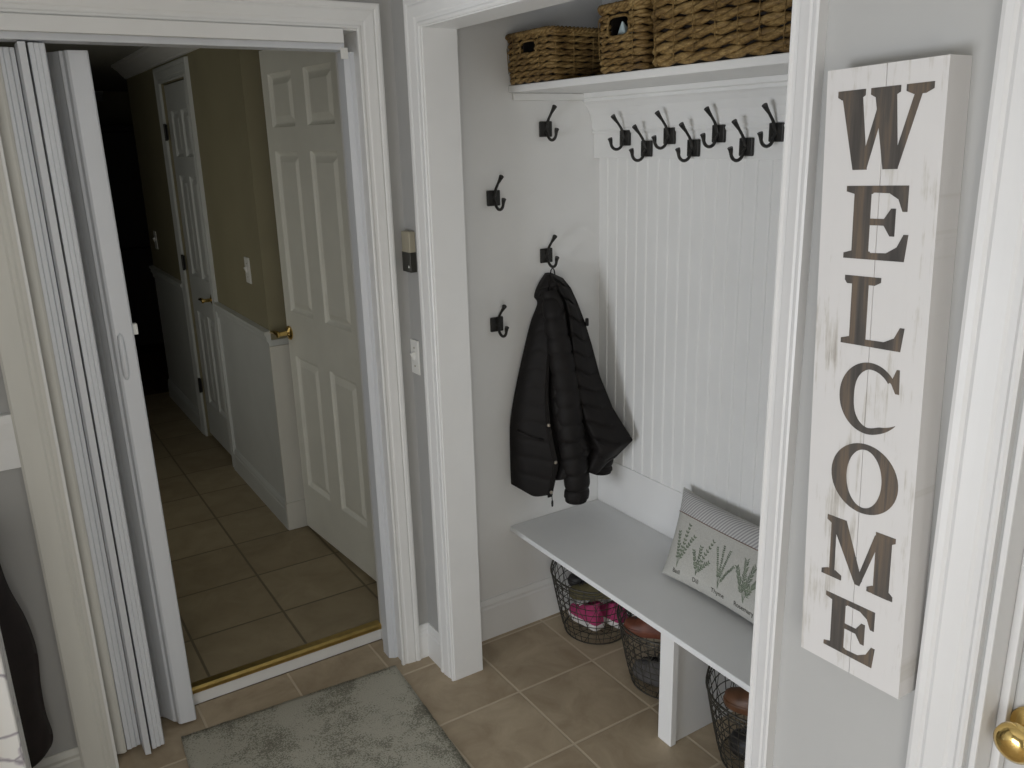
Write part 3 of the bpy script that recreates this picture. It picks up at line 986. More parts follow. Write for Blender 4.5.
def rope_basket(root, W, D, H, hole, rows, rng, hole_side='x'):
    """W along local y, D along local x, front face towards -x; ropes laid row on row"""
    rr = H / rows / 2
    body = MB()
    for k in range(rows):
        z = rr + k * 2 * rr
        fl = 1 + 0.03 * (k / rows)
        hx, hy = D / 2 * fl - rr, W / 2 * fl - rr
        T0 = 2 * (hx + hy) * 2
        n = int(T0 / (rr * 0.55))
        path, T = rrect(hx, hy, 0.022, n)
        ph0 = rng.uniform(0, 6.28)
        pitch = rr * 11.0
        cut = hole and hole[1] - 0.001 < z < hole[2] + 0.001
        for s in (0, 1):
            pts, rad = [], []
            runs = []
            for i in range(n + (0 if cut else 0)):
                x, yv = path[i]
                x2, y2 = path[(i + 1) % n]
                t = Vector((x2 - x, y2 - yv, 0)).normalized()
                nn = Vector((t.y, -t.x, 0))
                ph = ph0 + s * math.pi + 2 * math.pi * (i / n) * round(T / pitch)
                p = Vector((x, yv, z)) + nn * (rr * 0.46 * math.cos(ph)) + Vector((0, 0, rr * 0.46 * math.sin(ph)))
                if cut and x < 0 and abs(yv) < hole[0] / 2 and abs(x + hx) < 0.01:
                    if pts:
                        runs.append((pts, rad))
                    pts, rad = [], []
                    continue
                pts.append(p)
                rad.append(rr * (0.66 + rng.uniform(-0.05, 0.05)))
            if cut:
                if pts:
                    runs.append((pts, rad))
                for pp, ra in runs:
                    if len(pp) > 2:
                        body.tube(pp, ra, 6)
            else:
                body.tube(pts, rad, 6, closed=True)
    body.build('woven_body', M['rope'], root, smooth=True)
    # braided rim
    rim = MB()
    n = int(4 * (W + D) / 2 / 0.006)
    path, T = rrect(D / 2 * 1.03 - rr * 0.8, W / 2 * 1.03 - rr * 0.8, 0.022, n)
    for s in (0, 1, 2):
        pts = []
        for i in range(n):
            x, yv = path[i]
            x2, y2 = path[(i + 1) % n]
            t = Vector((x2 - x, y2 - yv, 0)).normalized()
            nn = Vector((t.y, -t.x, 0))
            ph = s * 2.094 + 2 * math.pi * (i / n) * round(T / (rr * 5.0))
            pts.append(Vector((x, yv, H)) + nn * rr * 0.6 * math.cos(ph) + Vector((0, 0, rr * 0.55 * math.sin(ph))))
        rim.tube(pts, rr * 0.62, 6, closed=True)
    rim.build('rim', M['rope'], root, smooth=True)
    # vertical tie cords
    n = max(10, int(2 * (W + D) / 0.065))
    path, T = rrect(D / 2 + 0.0035, W / 2 + 0.0035, 0.022, n)
    for x, yv in path:
        if hole and x < 0 and abs(yv) < hole[0] / 2 + 0.006 and abs(x + D / 2) < 0.02:
            continue
        j = rng.uniform(-0.004, 0.004)
        a = rng.choice([0.0, 0.02, 0.03])
        MB().tube([(x, yv + j, 0.004 + a), (x * 1.012, (yv + j) * 1.012, H * 0.5), (x * 1.02, (yv + j) * 1.02, H - a)], 0.0012, 5).build('tie_cord', M['rope'], root)
    # inner wall and bottom
    inn = MB()
    t = rr * 1.3
    hx, hy = D / 2 - 1.7 * rr, W / 2 - 1.7 * rr
    inn.box(-hx, hx, -hy, hy, 0.003, 0.008)
    inn.box(hx - 0.003, hx, -hy, hy, 0.008, H - 0.004)
    inn.box(-hx, hx, -hy, -hy + 0.003, 0.008, H - 0.004)
    inn.box(-hx, hx, hy - 0.003, hy, 0.008, H - 0.004)
    if hole:
        hw_, a, b = hole[0] / 2, hole[1], hole[2]
        inn.box(-hx, -hx + 0.003, -hy, -hw_, 0.008, H - 0.004)
        inn.box(-hx, -hx + 0.003, hw_, hy, 0.008, H - 0.004)
        inn.box(-hx, -hx + 0.003, -hw_, hw_, 0.008, a)
        inn.box(-hx, -hx + 0.003, -hw_, hw_, b, H - 0.004)
    else:
        inn.box(-hx, -hx + 0.003, -hy, hy, 0.008, H - 0.004)
    inn.build('liner', M['hutch'], root)
    if hole:
        hw_, a, b = hole[0] / 2, hole[1], hole[2]
        hb = MB()
        pts = []
        zc, hz = (a + b) / 2, (b - a) / 2
        for i in range(28):
            an = 2 * math.pi * i / 28
            cx_ = math.copysign(abs(math.cos(an)) ** 0.5, math.cos(an)) * (hw_ + 0.002)
            cz_ = math.copysign(abs(math.sin(an)) ** 0.5, math.sin(an)) * (hz + 0.002)
            pts.append((-D / 2 - 0.001 + rr * 0.5, cx_, zc + cz_))
        hb.tube(pts, rr * 0.45, 6, closed=True)
        hb.build('handle_hole_edge', M['rope'], root, smooth=True)


rng = random.Random(7)
b1 = thing('woven_basket', 'small woven seagrass basket at the left end of the top shelf', 'basket', (0.525, -0.163, 1.931), 'woven baskets on the top shelf')
rope_basket(b1, 0.250, 0.33, 0.138, (0.082, 0.080, 0.116), 8, rng)
b2 = thing('woven_basket', 'middle woven basket on the top shelf with a pale cloth showing through its handle hole', 'basket', (0.525, -0.584, 1.931), 'woven baskets on the top shelf')
rope_basket(b2, 0.182, 0.33, 0.160, (0.082, 0.088, 0.134), 9, rng)
b3 = thing('woven_basket', 'large woven basket of thick rope on the right of the top shelf', 'basket', (0.525, -1.062, 1.931), 'woven baskets on the top shelf')
rope_basket(b3, 0.726, 0.33, 0.190, None, 7, rng)
cl = MB()
cl.loft([[(0.385 + 0.02 * t, -0.584 + a, 1.945 + b) for a, b in ((-0.05, 0.0), (0.06, 0.0), (0.05, 0.05 + 0.01 * t), (0.012, 0.118 - 0.02 * t), (-0.004, 0.07), (-0.035, 0.10))] for t in (0, 1, 2)])
for r_ in (b1, b2, b3):
    for ch in r_.children:
        ch.matrix_parent_inverse = Matrix.Identity(4)
tag(cl.build('folded_cloth', M['teal'], bevel=0.004), 'pale cloth inside the middle woven basket', 'cloth')


# ------------------------------------------------------------------ wire baskets under the bench
def wire_basket(root, ax, ay, h, seed):
    rg_ = random.Random(seed)

    def P(a, t, z=None):
        k = 0.70 + 0.30 * (t ** 0.8)
        zz = h * t + (0.045 * max(0, math.cos(2 * a)) ** 2) * t ** 3
        return Vector((ax * k * math.sin(a), ay * k * math.cos(a), zz + 0.004))
    n = 48
    mesh = MB()
    for q in range(1, 9):
        t = q / 9
        mesh.tube([P(2 * math.pi * i / n, t) for i in range(n)], 0.0016, 5, closed=True)
    for i in range(28):
        a = 2 * math.pi * i / 28
        mesh.tube([P(a + 0.06 * math.sin(3 * t + i) * t, t) for t in (0, 0.2, 0.4, 0.6, 0.8, 1.0)], 0.0015, 5)
    for i in range(14):
        a = 2 * math.pi * i / 14
        for s in (-1, 1):
            mesh.tube([P(a + s * 0.45 * t, 0.35 + 0.65 * t) for t in (0, 0.25, 0.5, 0.75, 1.0)], 0.0010, 5)
    mesh.build('wire_mesh', M['wire'], root)
    rim = MB()
    rim.tube([P(2 * math.pi * i / n, 1.0) for i in range(n)], 0.0034, 8, closed=True)
    rim.tube([P(2 * math.pi * i / n, 0.93) for i in range(n)], 0.0022, 6, closed=True)
    rim.build('rim', M['wire'], root, smooth=True)
    base = MB()
    base.tube([P(2 * math.pi * i / n, 0) for i in range(n)], 0.0028, 6, closed=True)
    for i in range(12):
        a = 2 * math.pi * i / 12
        base.tube([P(a, 0), (0, 0, 0.004)], 0.0012, 5)
    base.tube([P(2 * math.pi * i / n, 0) * 0.5 + Vector((0, 0, 0.002)) for i in range(n)], 0.0012, 5, closed=True)
    base.build('base', M['wire'], root)


WB = [((0.588, -0.208, 0.001), 'round wire basket holding pink sneakers under the left end of the bench'),
      ((0.588, -0.592, 0.001), 'wire basket with a rust coloured shoe left of the bench support'),
      ((0.555, -1.036, 0.001), 'wire basket with a brown shoe right of the bench support')]
for i, (c, lab) in enumerate(WB):
    r = thing('wire_basket', lab, 'basket', c, 'wire baskets under the bench')
    wire_basket(r, 0.160, 0.170, 0.235, i)
    for ch in r.children:
        ch.matrix_parent_inverse = Matrix.Identity(4)


# ------------------------------------------------------------------ shoes (local: +x toe, z up, sole on z = 0)
def shoe(name, label, loc, rz, upper, sole, length=0.24, w=0.088, h=0.075, shaft=0.0, tilt=(0, 0), lace=None, group=None, collar=None):
    t = thing(name, label, 'shoe', (0, 0, 0), group)
    S = [(0.00, 0.55, 0.80), (0.04, 0.72, 0.98), (0.12, 0.80, 1.0), (0.25, 0.80, 0.92), (0.38, 0.82, 0.86), (0.50, 0.90, 0.80), (0.62, 0.98, 0.66), (0.74, 1.0, 0.54), (0.85, 0.92, 0.46), (0.93, 0.74, 0.40), (0.98, 0.46, 0.32), (1.0, 0.22, 0.22)]
    so = MB()
    rings = []
    for z, k in ((0.0, 0.95), (0.006, 1.0), (0.018, 1.02), (0.024, 1.0)):
        ring = [Vector(((s - 0.5) * length * k * 1.02, w / 2 * q * k, z + 0.008 * max(0, s - 0.75))) for s, q, _ in S]
        ring += [Vector(((s - 0.5) * length * k * 1.02, -w / 2 * q * k, z + 0.008 * max(0, s - 0.75))) for s, q, _ in reversed(S)]
        rings.append(ring)
    so.loft(rings)
    so.build('sole', sole, t, bevel=0.002)
    up = MB()
    rings = []
    for s, q, hh in S:
        H_ = h * hh
        op = 0.02 < s < 0.45
        ring = []
        for k in range(13):
            a = math.pi * k / 12
            yv = w / 2 * q * 0.97 * math.cos(a) * (1 - 0.18 * math.sin(a))
            z = 0.020 + (H_ - 0.0) * (max(0, math.sin(a)) ** 0.7)
            ring.append(Vector(((s - 0.5) * length, yv, z)))
        rings.append(ring)
    up.loft(rings, closed=False, caps=False)
    up.add([p for p in rings[0]], [tuple(range(13))])
    up.add([p for p in rings[-1]], [tuple(range(13))])
    up.build('upper', upper, t, smooth=True)
    # collar around the foot opening, its inner shade painted as a dark patch
    cm = collar or upper
    cr_ = MB()
    n = 24
    z0 = 0.020 + h * 0.90
    hs = shaft
    rr = []
    for z, k in ((z0 - 0.012, 1.06), (z0 + hs * 0.5, 1.0), (z0 + hs + 0.010, 1.02), (z0 + hs + 0.012, 0.93), (z0 + hs + 0.002, 0.86), (z0 - 0.006 + hs * 0.3, 0.80)):
        rr.append([Vector((-0.24 * length + 0.205 * length * k * math.cos(2 * math.pi * i / n), w * 0.36 * k * math.sin(2 * math.pi * i / n), z - 0.05 * 0.3 * math.cos(2 * math.pi * i / n))) for i in range(n)])
    cr_.loft(rr, True, False)
    cr_.build('collar', cm, t, smooth=True)
    ins = MB()
    ins.add(rr[-1], [tuple(range(n))])
    ins.build('opening_shade_patch', M['dark'], t)
    if lace:
        lc_ = MB()
        for i in range(5):
            s = 0.48 + 0.06 * i
            hq = h * (0.80 - 0.22 * (i / 4)) + 0.024
            wq = w * 0.17
            x = (s - 0.5) * length
            lc_.tube([(x, -wq, hq - 0.006), (x + 0.006, 0, hq + 0.004), (x + 0.012, wq, hq - 0.006)], 0.0024, 6)
        x = -0.03 * length
        zt = h * 0.84 + 0.026
        for s in (-1, 1):
            lc_.tube([(x, 0, zt), (x + 0.015, s * 0.018, zt + 0.008), (x + 0.004, s * 0.032, zt - 0.004), (x, 0, zt)], 0.002, 6)
        lc_.build('laces', lace, t, smooth=True)
    t.location = loc
    for ch in t.children:
        ch.matrix_parent_inverse = Matrix.Identity(4)
    t.rotation_euler = (R(tilt[0]), R(tilt[1]), R(rz))
    return t


shoe('sneaker', 'pink sneaker with white sole and its side turned to the wire mesh', (0.545, -0.205, 0.040), 96, M['pink'], M['rubber'], 0.155, 0.066, 0.068, 0.0, (0, 0), M['rubber'], 'pink sneakers in the wire basket')
shoe('sneaker', 'pink sneaker with white laces showing, nearer the middle wire basket', (0.622, -0.244, 0.040), 100, M['pink'], M['rubber'], 0.155, 0.064, 0.068, 0.0, (0, 0), M['rubber'], 'pink sneakers in the wire basket')
shoe('boot', 'black boot with an olive collar on top of the pink sneakers', (0.610, -0.160, 0.150), 150, M['black_leather'], M['black_leather'], 0.18, 0.070, 0.060, 0.015, (0, -4), None, None, M['olive_cloth'])
shoe('shoe', 'olive canvas shoe lying above the pink sneakers', (0.565, -0.232, 0.150), 140, M['olive_cloth'], M['olive_cloth'], 0.18, 0.066, 0.055, 0.0, (4, 4), M['black_leather'])
shoe('shoe', 'rust leather shoe at the top of the middle wire basket', (0.555, -0.560, 0.172), 122, M['rust'], M['rust'], 0.19, 0.076, 0.062, 0.0, (0, 4), M['black_leather'])
shoe('boot', 'black shoe filling the middle wire basket next to the support', (0.606, -0.622, 0.018), 100, M['black_leather'], M['black_leather'], 0.16, 0.068, 0.082, 0.010, (0, 0), M['black_leather'])
shoe('shoe', 'grey shoe at the bottom of the middle wire basket', (0.535, -0.592, 0.018), 104, M['greyshoe'], M['greyshoe'], 0.155, 0.062, 0.075, 0.0, (0, 0), M['black_leather'])
shoe('shoe', 'brown leather shoe on top in the right wire basket', (0.545, -1.025, 0.165), 112, M['brown'], M['brown'], 0.20, 0.080, 0.070, 0.0, (0, 4), None)
shoe('boot', 'black boot low in the right wire basket', (0.540, -1.036, 0.020), 106, M['black_leather'], M['black_leather'], 0.17, 0.085, 0.088, 0.0, (0, 0), M['black_leather'])

# ------------------------------------------------------------------ pillow
pw = thing('throw_pillow', 'linen lumbar pillow printed with green herbs leaning on the bench back', 'pillow', (0.60, -0.83, 0.421))
PB = Vector((0.540, -0.618, 0.430))                # lower-left corner of the middle plane
PU = Vector((-0.004, -0.515, 0.0))
PV = Vector((0.706, -0.532, 0.650)) - PB
pu, pv_ = PU.length, PV.length
PN = PU.normalized().cross(PV.normalized())
if PN.x > 0:
    PN = -PN


def psurf(u, v, side=1, off=0.0):
    a, b = 2 * u - 1, 2 * v - 1
    prof_ = max(0.0, (1 - a ** 4)) ** 0.5 * max(0.0, (1 - b ** 4)) ** 0.5
    inx = 1 - 0.055 * (1 - b * b)
    iny = 1 - 0.085 * (1 - a * a)
    wr_ = 0.003 * math.sin(9 * u + 4 * v) * prof_
    return PB + PU * (0.5 + a * inx / 2) + PV * (0.5 + b * iny / 2) + PN * (side * (0.045 * prof_ + wr_ + off) + 0.004)


nu, nv = 48, 30
SPLIT = 0.725


def patch(v0, v1, side, mb, n_v):
    V = [psurf(i / nu, v0 + (v1 - v0) * j / n_v, side) for j in range(n_v + 1) for i in range(nu + 1)]
    F = [(j * (nu + 1) + i, j * (nu + 1) + i + 1, (j + 1) * (nu + 1) + i + 1, (j + 1) * (nu + 1) + i) for j in range(n_v) for i in range(nu)]
    mb.add(V, F)


mb = MB()
patch(0, SPLIT, 1, mb, 24)
patch(0, 1, -1, mb, 30)
mb.build('cover', M['pillow'], pw, smooth=True)
mb = MB()
patch(SPLIT, 1, 1, mb, 10)
mb.build('striped_band', M['band'], pw, smooth=True)
pip = MB()
loop = [(i / 40, 0) for i in range(41)] + [(1, j / 24) for j in range(1, 25)] + [(1 - i / 40, 1) for i in range(1, 41)] + [(0, 1 - j / 24) for j in range(1, 24)]
pip.tube([psurf(u, v, 1) for u, v in loop], 0.0022, 6, closed=True)
pip.build('piping', M['pillow'], pw, smooth=True)
sm = MB()
sm.tube([psurf(0.01 + 0.98 * i / 40, SPLIT, 1, 0.0004) for i in range(41)], 0.0011, 5)
sm.build('seam', M['redthread'], pw)


def sprig(mb, u0, v0, h, kind, rng):
    """stems and leaves drawn in pillow units (metres from the lower-left corner), laid on the surface"""
    def S(x, yv):
        return psurf(x / pu, yv / pv_, 1, 0.0007)

    def stroke(pts, w0, w1):
        n = len(pts)
        Vv = []
        for i, (x, yv) in enumerate(pts):
            a = pts[max(0, i - 1)]
            b = pts[min(n - 1, i + 1)]
            d = math.hypot(b[0] - a[0], b[1] - a[1]) or 1
            nx, ny = -(b[1] - a[1]) / d, (b[0] - a[0]) / d
            ww = w0 + (w1 - w0) * i / (n - 1)
            Vv += [S(x + nx * ww, yv + ny * ww), S(x - nx * ww, yv - ny * ww)]
        mb.add(Vv, [(2 * i, 2 * i + 1, 2 * i + 3, 2 * i + 2) for i in range(n - 1)])

    def leaf(x, yv, ang, ln, wd):
        c, s = math.cos(ang), math.sin(ang)
        pts = [(0, 0), (0.3, 0.8), (0.6, 0.9), (1, 0), (0.6, -0.9), (0.3, -0.8)]
        mb.add([S(x + c * a * ln - s * b * wd, yv + s * a * ln + c * b * wd) for a, b in pts], [(0, 1, 2, 3, 4, 5)])
    stems = {0: [(-0.02, 0.75), (0.012, 1.0), (0.035, 0.8)], 1: [(-0.022, 0.55), (0.0, 0.72), (0.035, 1.0), (0.032, 0.45)], 2: [(-0.02, 0.9), (0.002, 1.0), (0.024, 0.95), (0.042, 0.65)], 3: [(-0.03, 0.75), (-0.005, 1.0), (0.022, 0.95), (0.04, 0.65)]}[kind]
    for dx, k in stems:
        pts = []
        for i in range(9):
            t = i / 8
            pts.append((u0 + 1.25 * dx * (t ** 1.4), v0 + h * k * t))
        stroke(pts, 0.0009, 0.0005)
        nl = {0: 9, 1: 8, 2: 15, 3: 17}[kind]
        for i in range(nl):
            t = 0.28 + 0.72 * i / (nl - 1)
            x = u0 + 1.25 * dx * (t ** 1.4)
            yv = v0 + h * k * t
            base = math.atan2(h * k, dx * 1.4)
            ln, wd = {0: (0.012, 0.0036), 1: (0.011, 0.0030), 2: (0.0075, 0.0022), 3: (0.014, 0.0019)}[kind]
            for s in (-1, 1):
                leaf(x, yv, base + s * rng.uniform(0.5, 0.95), ln * rng.uniform(0.8, 1.15), wd)


def text_mesh(body, size):
    cu = bpy.data.curves.new('caption_curve', 'FONT')
    cu.body = body
    cu.size = size
    cu.align_x = 'CENTER'
    cu.shear = 0.2
    cu.offset = 0.00025
    ob = bpy.data.objects.new('caption_tmp', cu)
    col.objects.link(ob)
    dg = bpy.context.evaluated_depsgraph_get()
    me = bpy.data.meshes.new_from_object(ob.evaluated_get(dg))
    V = [tuple(v.co) for v in me.vertices]
    F = [tuple(p.vertices) for p in me.polygons]
    bpy.data.objects.remove(ob, do_unlink=True)
    bpy.data.curves.remove(cu)
    bpy.data.meshes.remove(me)
    return V, F


rng = random.Random(11)
for i, (x0, cap, v0, v1) in enumerate([(0.072, 'Basil', 0.115, 0.62), (0.157, 'Dill', 0.130, 0.575), (0.248, 'Thyme', 0.120, 0.59), (0.352, 'Rosemary', 0.125, 0.56)]):
    mb = MB()
    sprig(mb, x0, v0 * pv_, (v1 - v0) * pv_, i, rng)
    mb.build('printed_sprig', M['green'], pw)
    V, F = text_mesh(cap, 0.019)
    mb = MB()
    mb.add([psurf((x0 + x) / pu, (0.055 * pv_ + yv) / pv_, 1, 0.0007) for x, yv, z in V], F)
    mb.build('printed_caption', M['ink'], pw)

# ------------------------------------------------------------------ welcome sign
SY, SZ, SA = -1.66895, 1.3883, 0.0357
sg = thing('welcome_sign', 'tall distressed white board with dark stacked letters on the grey wall', 'sign', (0, 0, 0))
bw, bh, bt = 0.0918, 0.4688, 0.0500
g = MB()
gp = [(-bw, 0.0), (-bw, bt), (0.0030, bt), (0.0036, bt - 0.003), (0.0042, bt), (bw, bt), (bw, 0.0)]     # seam between the two planks
g.loft([[(-0.0005 - d, -r, z) for r, d in gp] for z in (-bh, bh)])
g.build('board', M['sign'], sg)


def LP(a, b, d):
    return (-0.0005 - bt - d, -a, b)


def glyph(polys):
    m_ = MB()
    for i, p in enumerate(polys):
        m_.prism(p, LP, -0.001, 0.0007 + 0.00004 * i)
    m_.build('letter', M['letter'], sg)


def rect(a, b, c, d):
    return [(a, c), (b, c), (b, d), (a, d)]


# W
glyph([[(-0.0655, 0.435), (-0.0320, 0.435), (-0.0185, 0.329), (-0.0415, 0.329)],
       [(-0.0315, 0.329), (-0.0195, 0.329), (0.0060, 0.420), (-0.0015, 0.432)],
       [(-0.0125, 0.435), (0.0205, 0.435), (0.0295, 0.329), (0.0065, 0.329)],
       [(0.0180, 0.329), (0.0290, 0.329), (0.0610, 0.435), (0.0500, 0.435)],
       [(-0.0715, 0.4385), (-0.0270, 0.4385), (-0.0270, 0.430), (-0.0340, 0.426), (-0.0645, 0.426), (-0.0715, 0.430)],
       [(-0.0185, 0.4385), (0.0265, 0.4385), (0.0265, 0.430), (0.0190, 0.426), (-0.0110, 0.426), (-0.0185, 0.430)],
       [(0.0350, 0.4385), (0.0740, 0.4385), (0.0740, 0.430), (0.0630, 0.425), (0.0460, 0.425), (0.0350, 0.430)]])


def letter_E(z0, z1, xa, xb):
    h, w_ = z1 - z0, xb - xa
    X = lambda t: xa + w_ * t
    Z = lambda t: z0 + h * t
    st = [rect(X(0.13), X(0.40), Z(0.0), Z(1.0)),
          [(X(0), Z(0.0)), (X(0.45), Z(0.0)), (X(0.45), Z(0.075)), (X(0.42), Z(0.11)), (X(0.13), Z(0.11)), (X(0), Z(0.075))],
          [(X(0), Z(1.0)), (X(0.45), Z(1.0)), (X(0.45), Z(0.925)), (X(0.42), Z(0.89)), (X(0.13), Z(0.89)), (X(0), Z(0.925))],
          [(X(0.40), Z(1.0)), (X(0.96), Z(1.0)), (X(0.96), Z(0.66)), (X(0.89), Z(0.66)), (X(0.82), Z(0.82)), (X(0.68), Z(0.90)), (X(0.40), Z(0.91))],
          [(X(0.40), Z(0.0)), (X(0.96), Z(0.0)), (X(1.0), Z(0.36)), (X(0.93), Z(0.36)), (X(0.84), Z(0.19)), (X(0.68), Z(0.10)), (X(0.40), Z(0.09))],
          [(X(0.40), Z(0.47)), (X(0.62), Z(0.47)), (X(0.72), Z(0.33)), (X(0.79), Z(0.33)), (X(0.79), Z(0.70)), (X(0.72), Z(0.70)), (X(0.62), Z(0.56)), (X(0.40), Z(0.56))]]
    glyph(st)


letter_E(0.2030, 0.3068, -0.0490, 0.0525)
# L
glyph([rect(-0.0315, -0.0040, 0.0755, 0.178),
       [(-0.0440, 0.178), (0.0155, 0.178), (0.0155, 0.171), (0.0060, 0.166), (-0.0400, 0.166), (-0.0440, 0.171)],
       [(-0.0455, 0.0755), (-0.004, 0.0755), (-0.004, 0.087), (-0.0315, 0.087), (-0.0455, 0.083)],
       [(-0.004, 0.0755), (0.0528, 0.0755), (0.0570, 0.110), (0.0500, 0.110), (0.0420, 0.094), (0.0260, 0.086), (-0.004, 0.0855)]])
# C
cC, rx_, ry_ = (0.0075, -0.0030), 0.0500, 0.0550
po, pi_ = [], []
for a in range(40, 327, 4):
    ca, sn = math.cos(R(a)), math.sin(R(a))
    wd = 0.0105 + 0.0145 * max(0.0, -ca) ** 1.3
    if a > 298:
        wd *= max(0.06, 1 - (a - 298) / 28.0)
    x, z = cC[0] + rx_ * ca, cC[1] + ry_ * sn
    if a > 290:
        x += 0.006 * (a - 290) / 36.0
    po.append((x, z))
    pi_.append((x - ca * wd, z - sn * wd * 0.95))
m_ = MB()
for i in range(len(po) - 1):
    m_.prism([po[i], po[i + 1], pi_[i + 1], pi_[i]], LP, -0.001, 0.0007)
m_.prism([(0.0500, 0.049), (0.0545, 0.049), (0.0560, 0.013), (0.0500, 0.013), (0.0430, 0.026), (0.0385, 0.030), (0.0440, 0.034)], LP, -0.001, 0.00074)
m_.build('letter', M['letter'], sg)
# O
m_ = MB()
oc = (0.0080, -0.1303)
n = 48
for i in range(n):
    a, b = 2 * math.pi * i / n, 2 * math.pi * (i + 1) / n
    m_.prism([(oc[0] + 0.0575 * math.cos(a), oc[1] + 0.0560 * math.sin(a)), (oc[0] + 0.0575 * math.cos(b), oc[1] + 0.0560 * math.sin(b)),
              (oc[0] + 0.0305 * math.cos(b), oc[1] + 0.0470 * math.sin(b)), (oc[0] + 0.0305 * math.cos(a), oc[1] + 0.0470 * math.sin(a))], LP, -0.001, 0.0007)
m_.build('letter', M['letter'], sg)
# M
glyph([rect(-0.0440, -0.0345, -0.312, -0.208),
       rect(0.0360, 0.0625, -0.312, -0.208),
       [(-0.0440, -0.208), (-0.0170, -0.208), (0.0165, -0.300), (0.0040, -0.309), (-0.0400, -0.225)],
       [(0.0040, -0.309), (0.0125, -0.309), (0.0400, -0.228), (0.0400, -0.208), (0.0335, -0.215)],
       [(-0.0520, -0.208), (-0.0200, -0.208), (-0.0200, -0.219), (-0.0420, -0.221), (-0.0520, -0.216)],
       [(0.0350, -0.208), (0.0680, -0.208), (0.0680, -0.216), (0.0600, -0.221), (0.0360, -0.221)],
       [(-0.0580, -0.3130), (-0.0210, -0.3130), (-0.0210, -0.305), (-0.0320, -0.300), (-0.0470, -0.300), (-0.0580, -0.305)],
       [(0.0255, -0.3115), (0.0695, -0.3115), (0.0695, -0.304), (0.0630, -0.299), (0.0340, -0.299), (0.0255, -0.304)]])
letter_E(-0.4395, -0.3420, -0.0470, 0.0465)
sg.location = (0, SY, SZ)
sg.rotation_euler = (-SA, 0, 0)
for ch in sg.children:
    ch.matrix_parent_inverse = Matrix.Identity(4)


# ------------------------------------------------------------------ puffer jacket on the third hook
def resample(pts, n, smooth_=True):
    out = []
    m = len(pts) - 1
    for i in range(n + 1):
        t = i / n * m
        k = min(int(t), m - 1)
        f = t - k
        p0, p1, p2, p3 = pts[max(k - 1, 0)], pts[k], pts[k + 1], pts[min(k + 2, m)]
        if smooth_:
            out.append(0.5 * ((2 * p1) + (p2 - p0) * f + (2 * p0 - 5 * p1 + 4 * p2 - p3) * f * f + (3 * p1 - p0 - 3 * p2 + p3) * f ** 3))
        else:
            out.append(p1.lerp(p2, f))
    return out


def sstep(x):
    x = max(0.0, min(1.0, x))
    return x * x * (3 - 2 * x)


NS, NT = 168, 84
LEFT_EDGE = [Vector((0.4872, -0.0560, 1.3288)), Vector((0.4577, -0.0560, 1.2944)), Vector((0.4405, -0.0560, 1.2553)), Vector((0.4522, -0.0560, 1.2263)), Vector((0.4219, -0.0560, 1.1608)), Vector((0.3817, -0.0560, 1.0331)), Vector((0.3497, -0.0560, 0.9169)), Vector((0.3303, -0.0560, 0.8188)), Vector((0.3267, -0.0560, 0.7008)), Vector((0.3276, -0.0560, 0.5944))]
RIGHT_EDGE = [Vector((0.5092, -0.0661, 1.3276)), Vector((0.5348, -0.0942, 1.3112)), Vector((0.5532, -0.1145, 1.2775)), Vector((0.5670, -0.1297, 1.2332)), Vector((0.5856, -0.1501, 1.1610)), Vector((0.6019, -0.1681, 1.0810)), Vector((0.6209, -0.1890, 0.9714)), Vector((0.6520, -0.2232, 0.8575)), Vector((0.7001, -0.2761, 0.7436)), Vector((0.6578, -0.2296, 0.6712))]
Lc = resample(LEFT_EDGE, NS)
pdir = Vector((0.20, -0.22, 0))
Rc = resample(RIGHT_EDGE, NS, False)
jk = thing('puffer_jacket', 'black quilted puffer jacket hanging on the left alcove wall', 'jacket', (0.50, -0.10, 1.33))
outw = Vector((-0.50, -0.866, 0))
T1, T2 = 0.405, 0.665          # where the open front and the underarm crease run


def baffle(z, skew, depth):
    """height of a down baffle: flat pillow with a stitched valley"""
    q = (z + skew) / 0.060
    f = q - math.floor(q)
    return depth * (1 - abs(2 * f - 1) ** 5)


def jacket_pt(s, t, out=0.0):
    s = max(0.0, min(NS - 1e-6, s))
    i = int(s)
    f = s - i
    a = Lc[i].lerp(Lc[i + 1], f)
    b = Rc[i].lerp(Rc[i + 1], f)
    p = a.lerp(b, t)
    h = s / NS
    k = sstep(h / 0.6)
    bul = (0.030 + 0.030 * k) * math.sin(math.pi * t) ** 0.6 * (1 if t < 0.75 else sstep((1 - t) / 0.25) ** 0.7)
    fold = -0.030 * k * math.exp(-((t - T1) / 0.022) ** 2) - 0.040 * k * math.exp(-((t - T2) / 0.030) ** 2)
    fold += 0.006 * k * math.sin(2 * math.pi * (t / 0.41)) * (0.4 if t < T1 else 0.5)
    edge = min(1.0, 9 * t, 9 * (1 - t))
    dep = (0.004 if t < T1 else 0.013) * sstep(h / 0.12) * edge
    skew = 0.10 * t if t > T2 else -0.03 * t
    pf = baffle(p.z, skew + 0.006 * math.sin(23 * t), dep)
    collar = 0.010 * (1 - sstep((h - 0.14) / 0.015)) * edge
    drop = -0.052 * sstep(t / 0.25) * (1 - sstep((t - 0.385) / 0.03)) * h ** 4
    drop += -0.020 * math.exp(-((t - 0.80) / 0.08) ** 2) * h ** 6
    return p + outw * (bul + fold + pf + collar + out) + Vector((0, 0, drop))


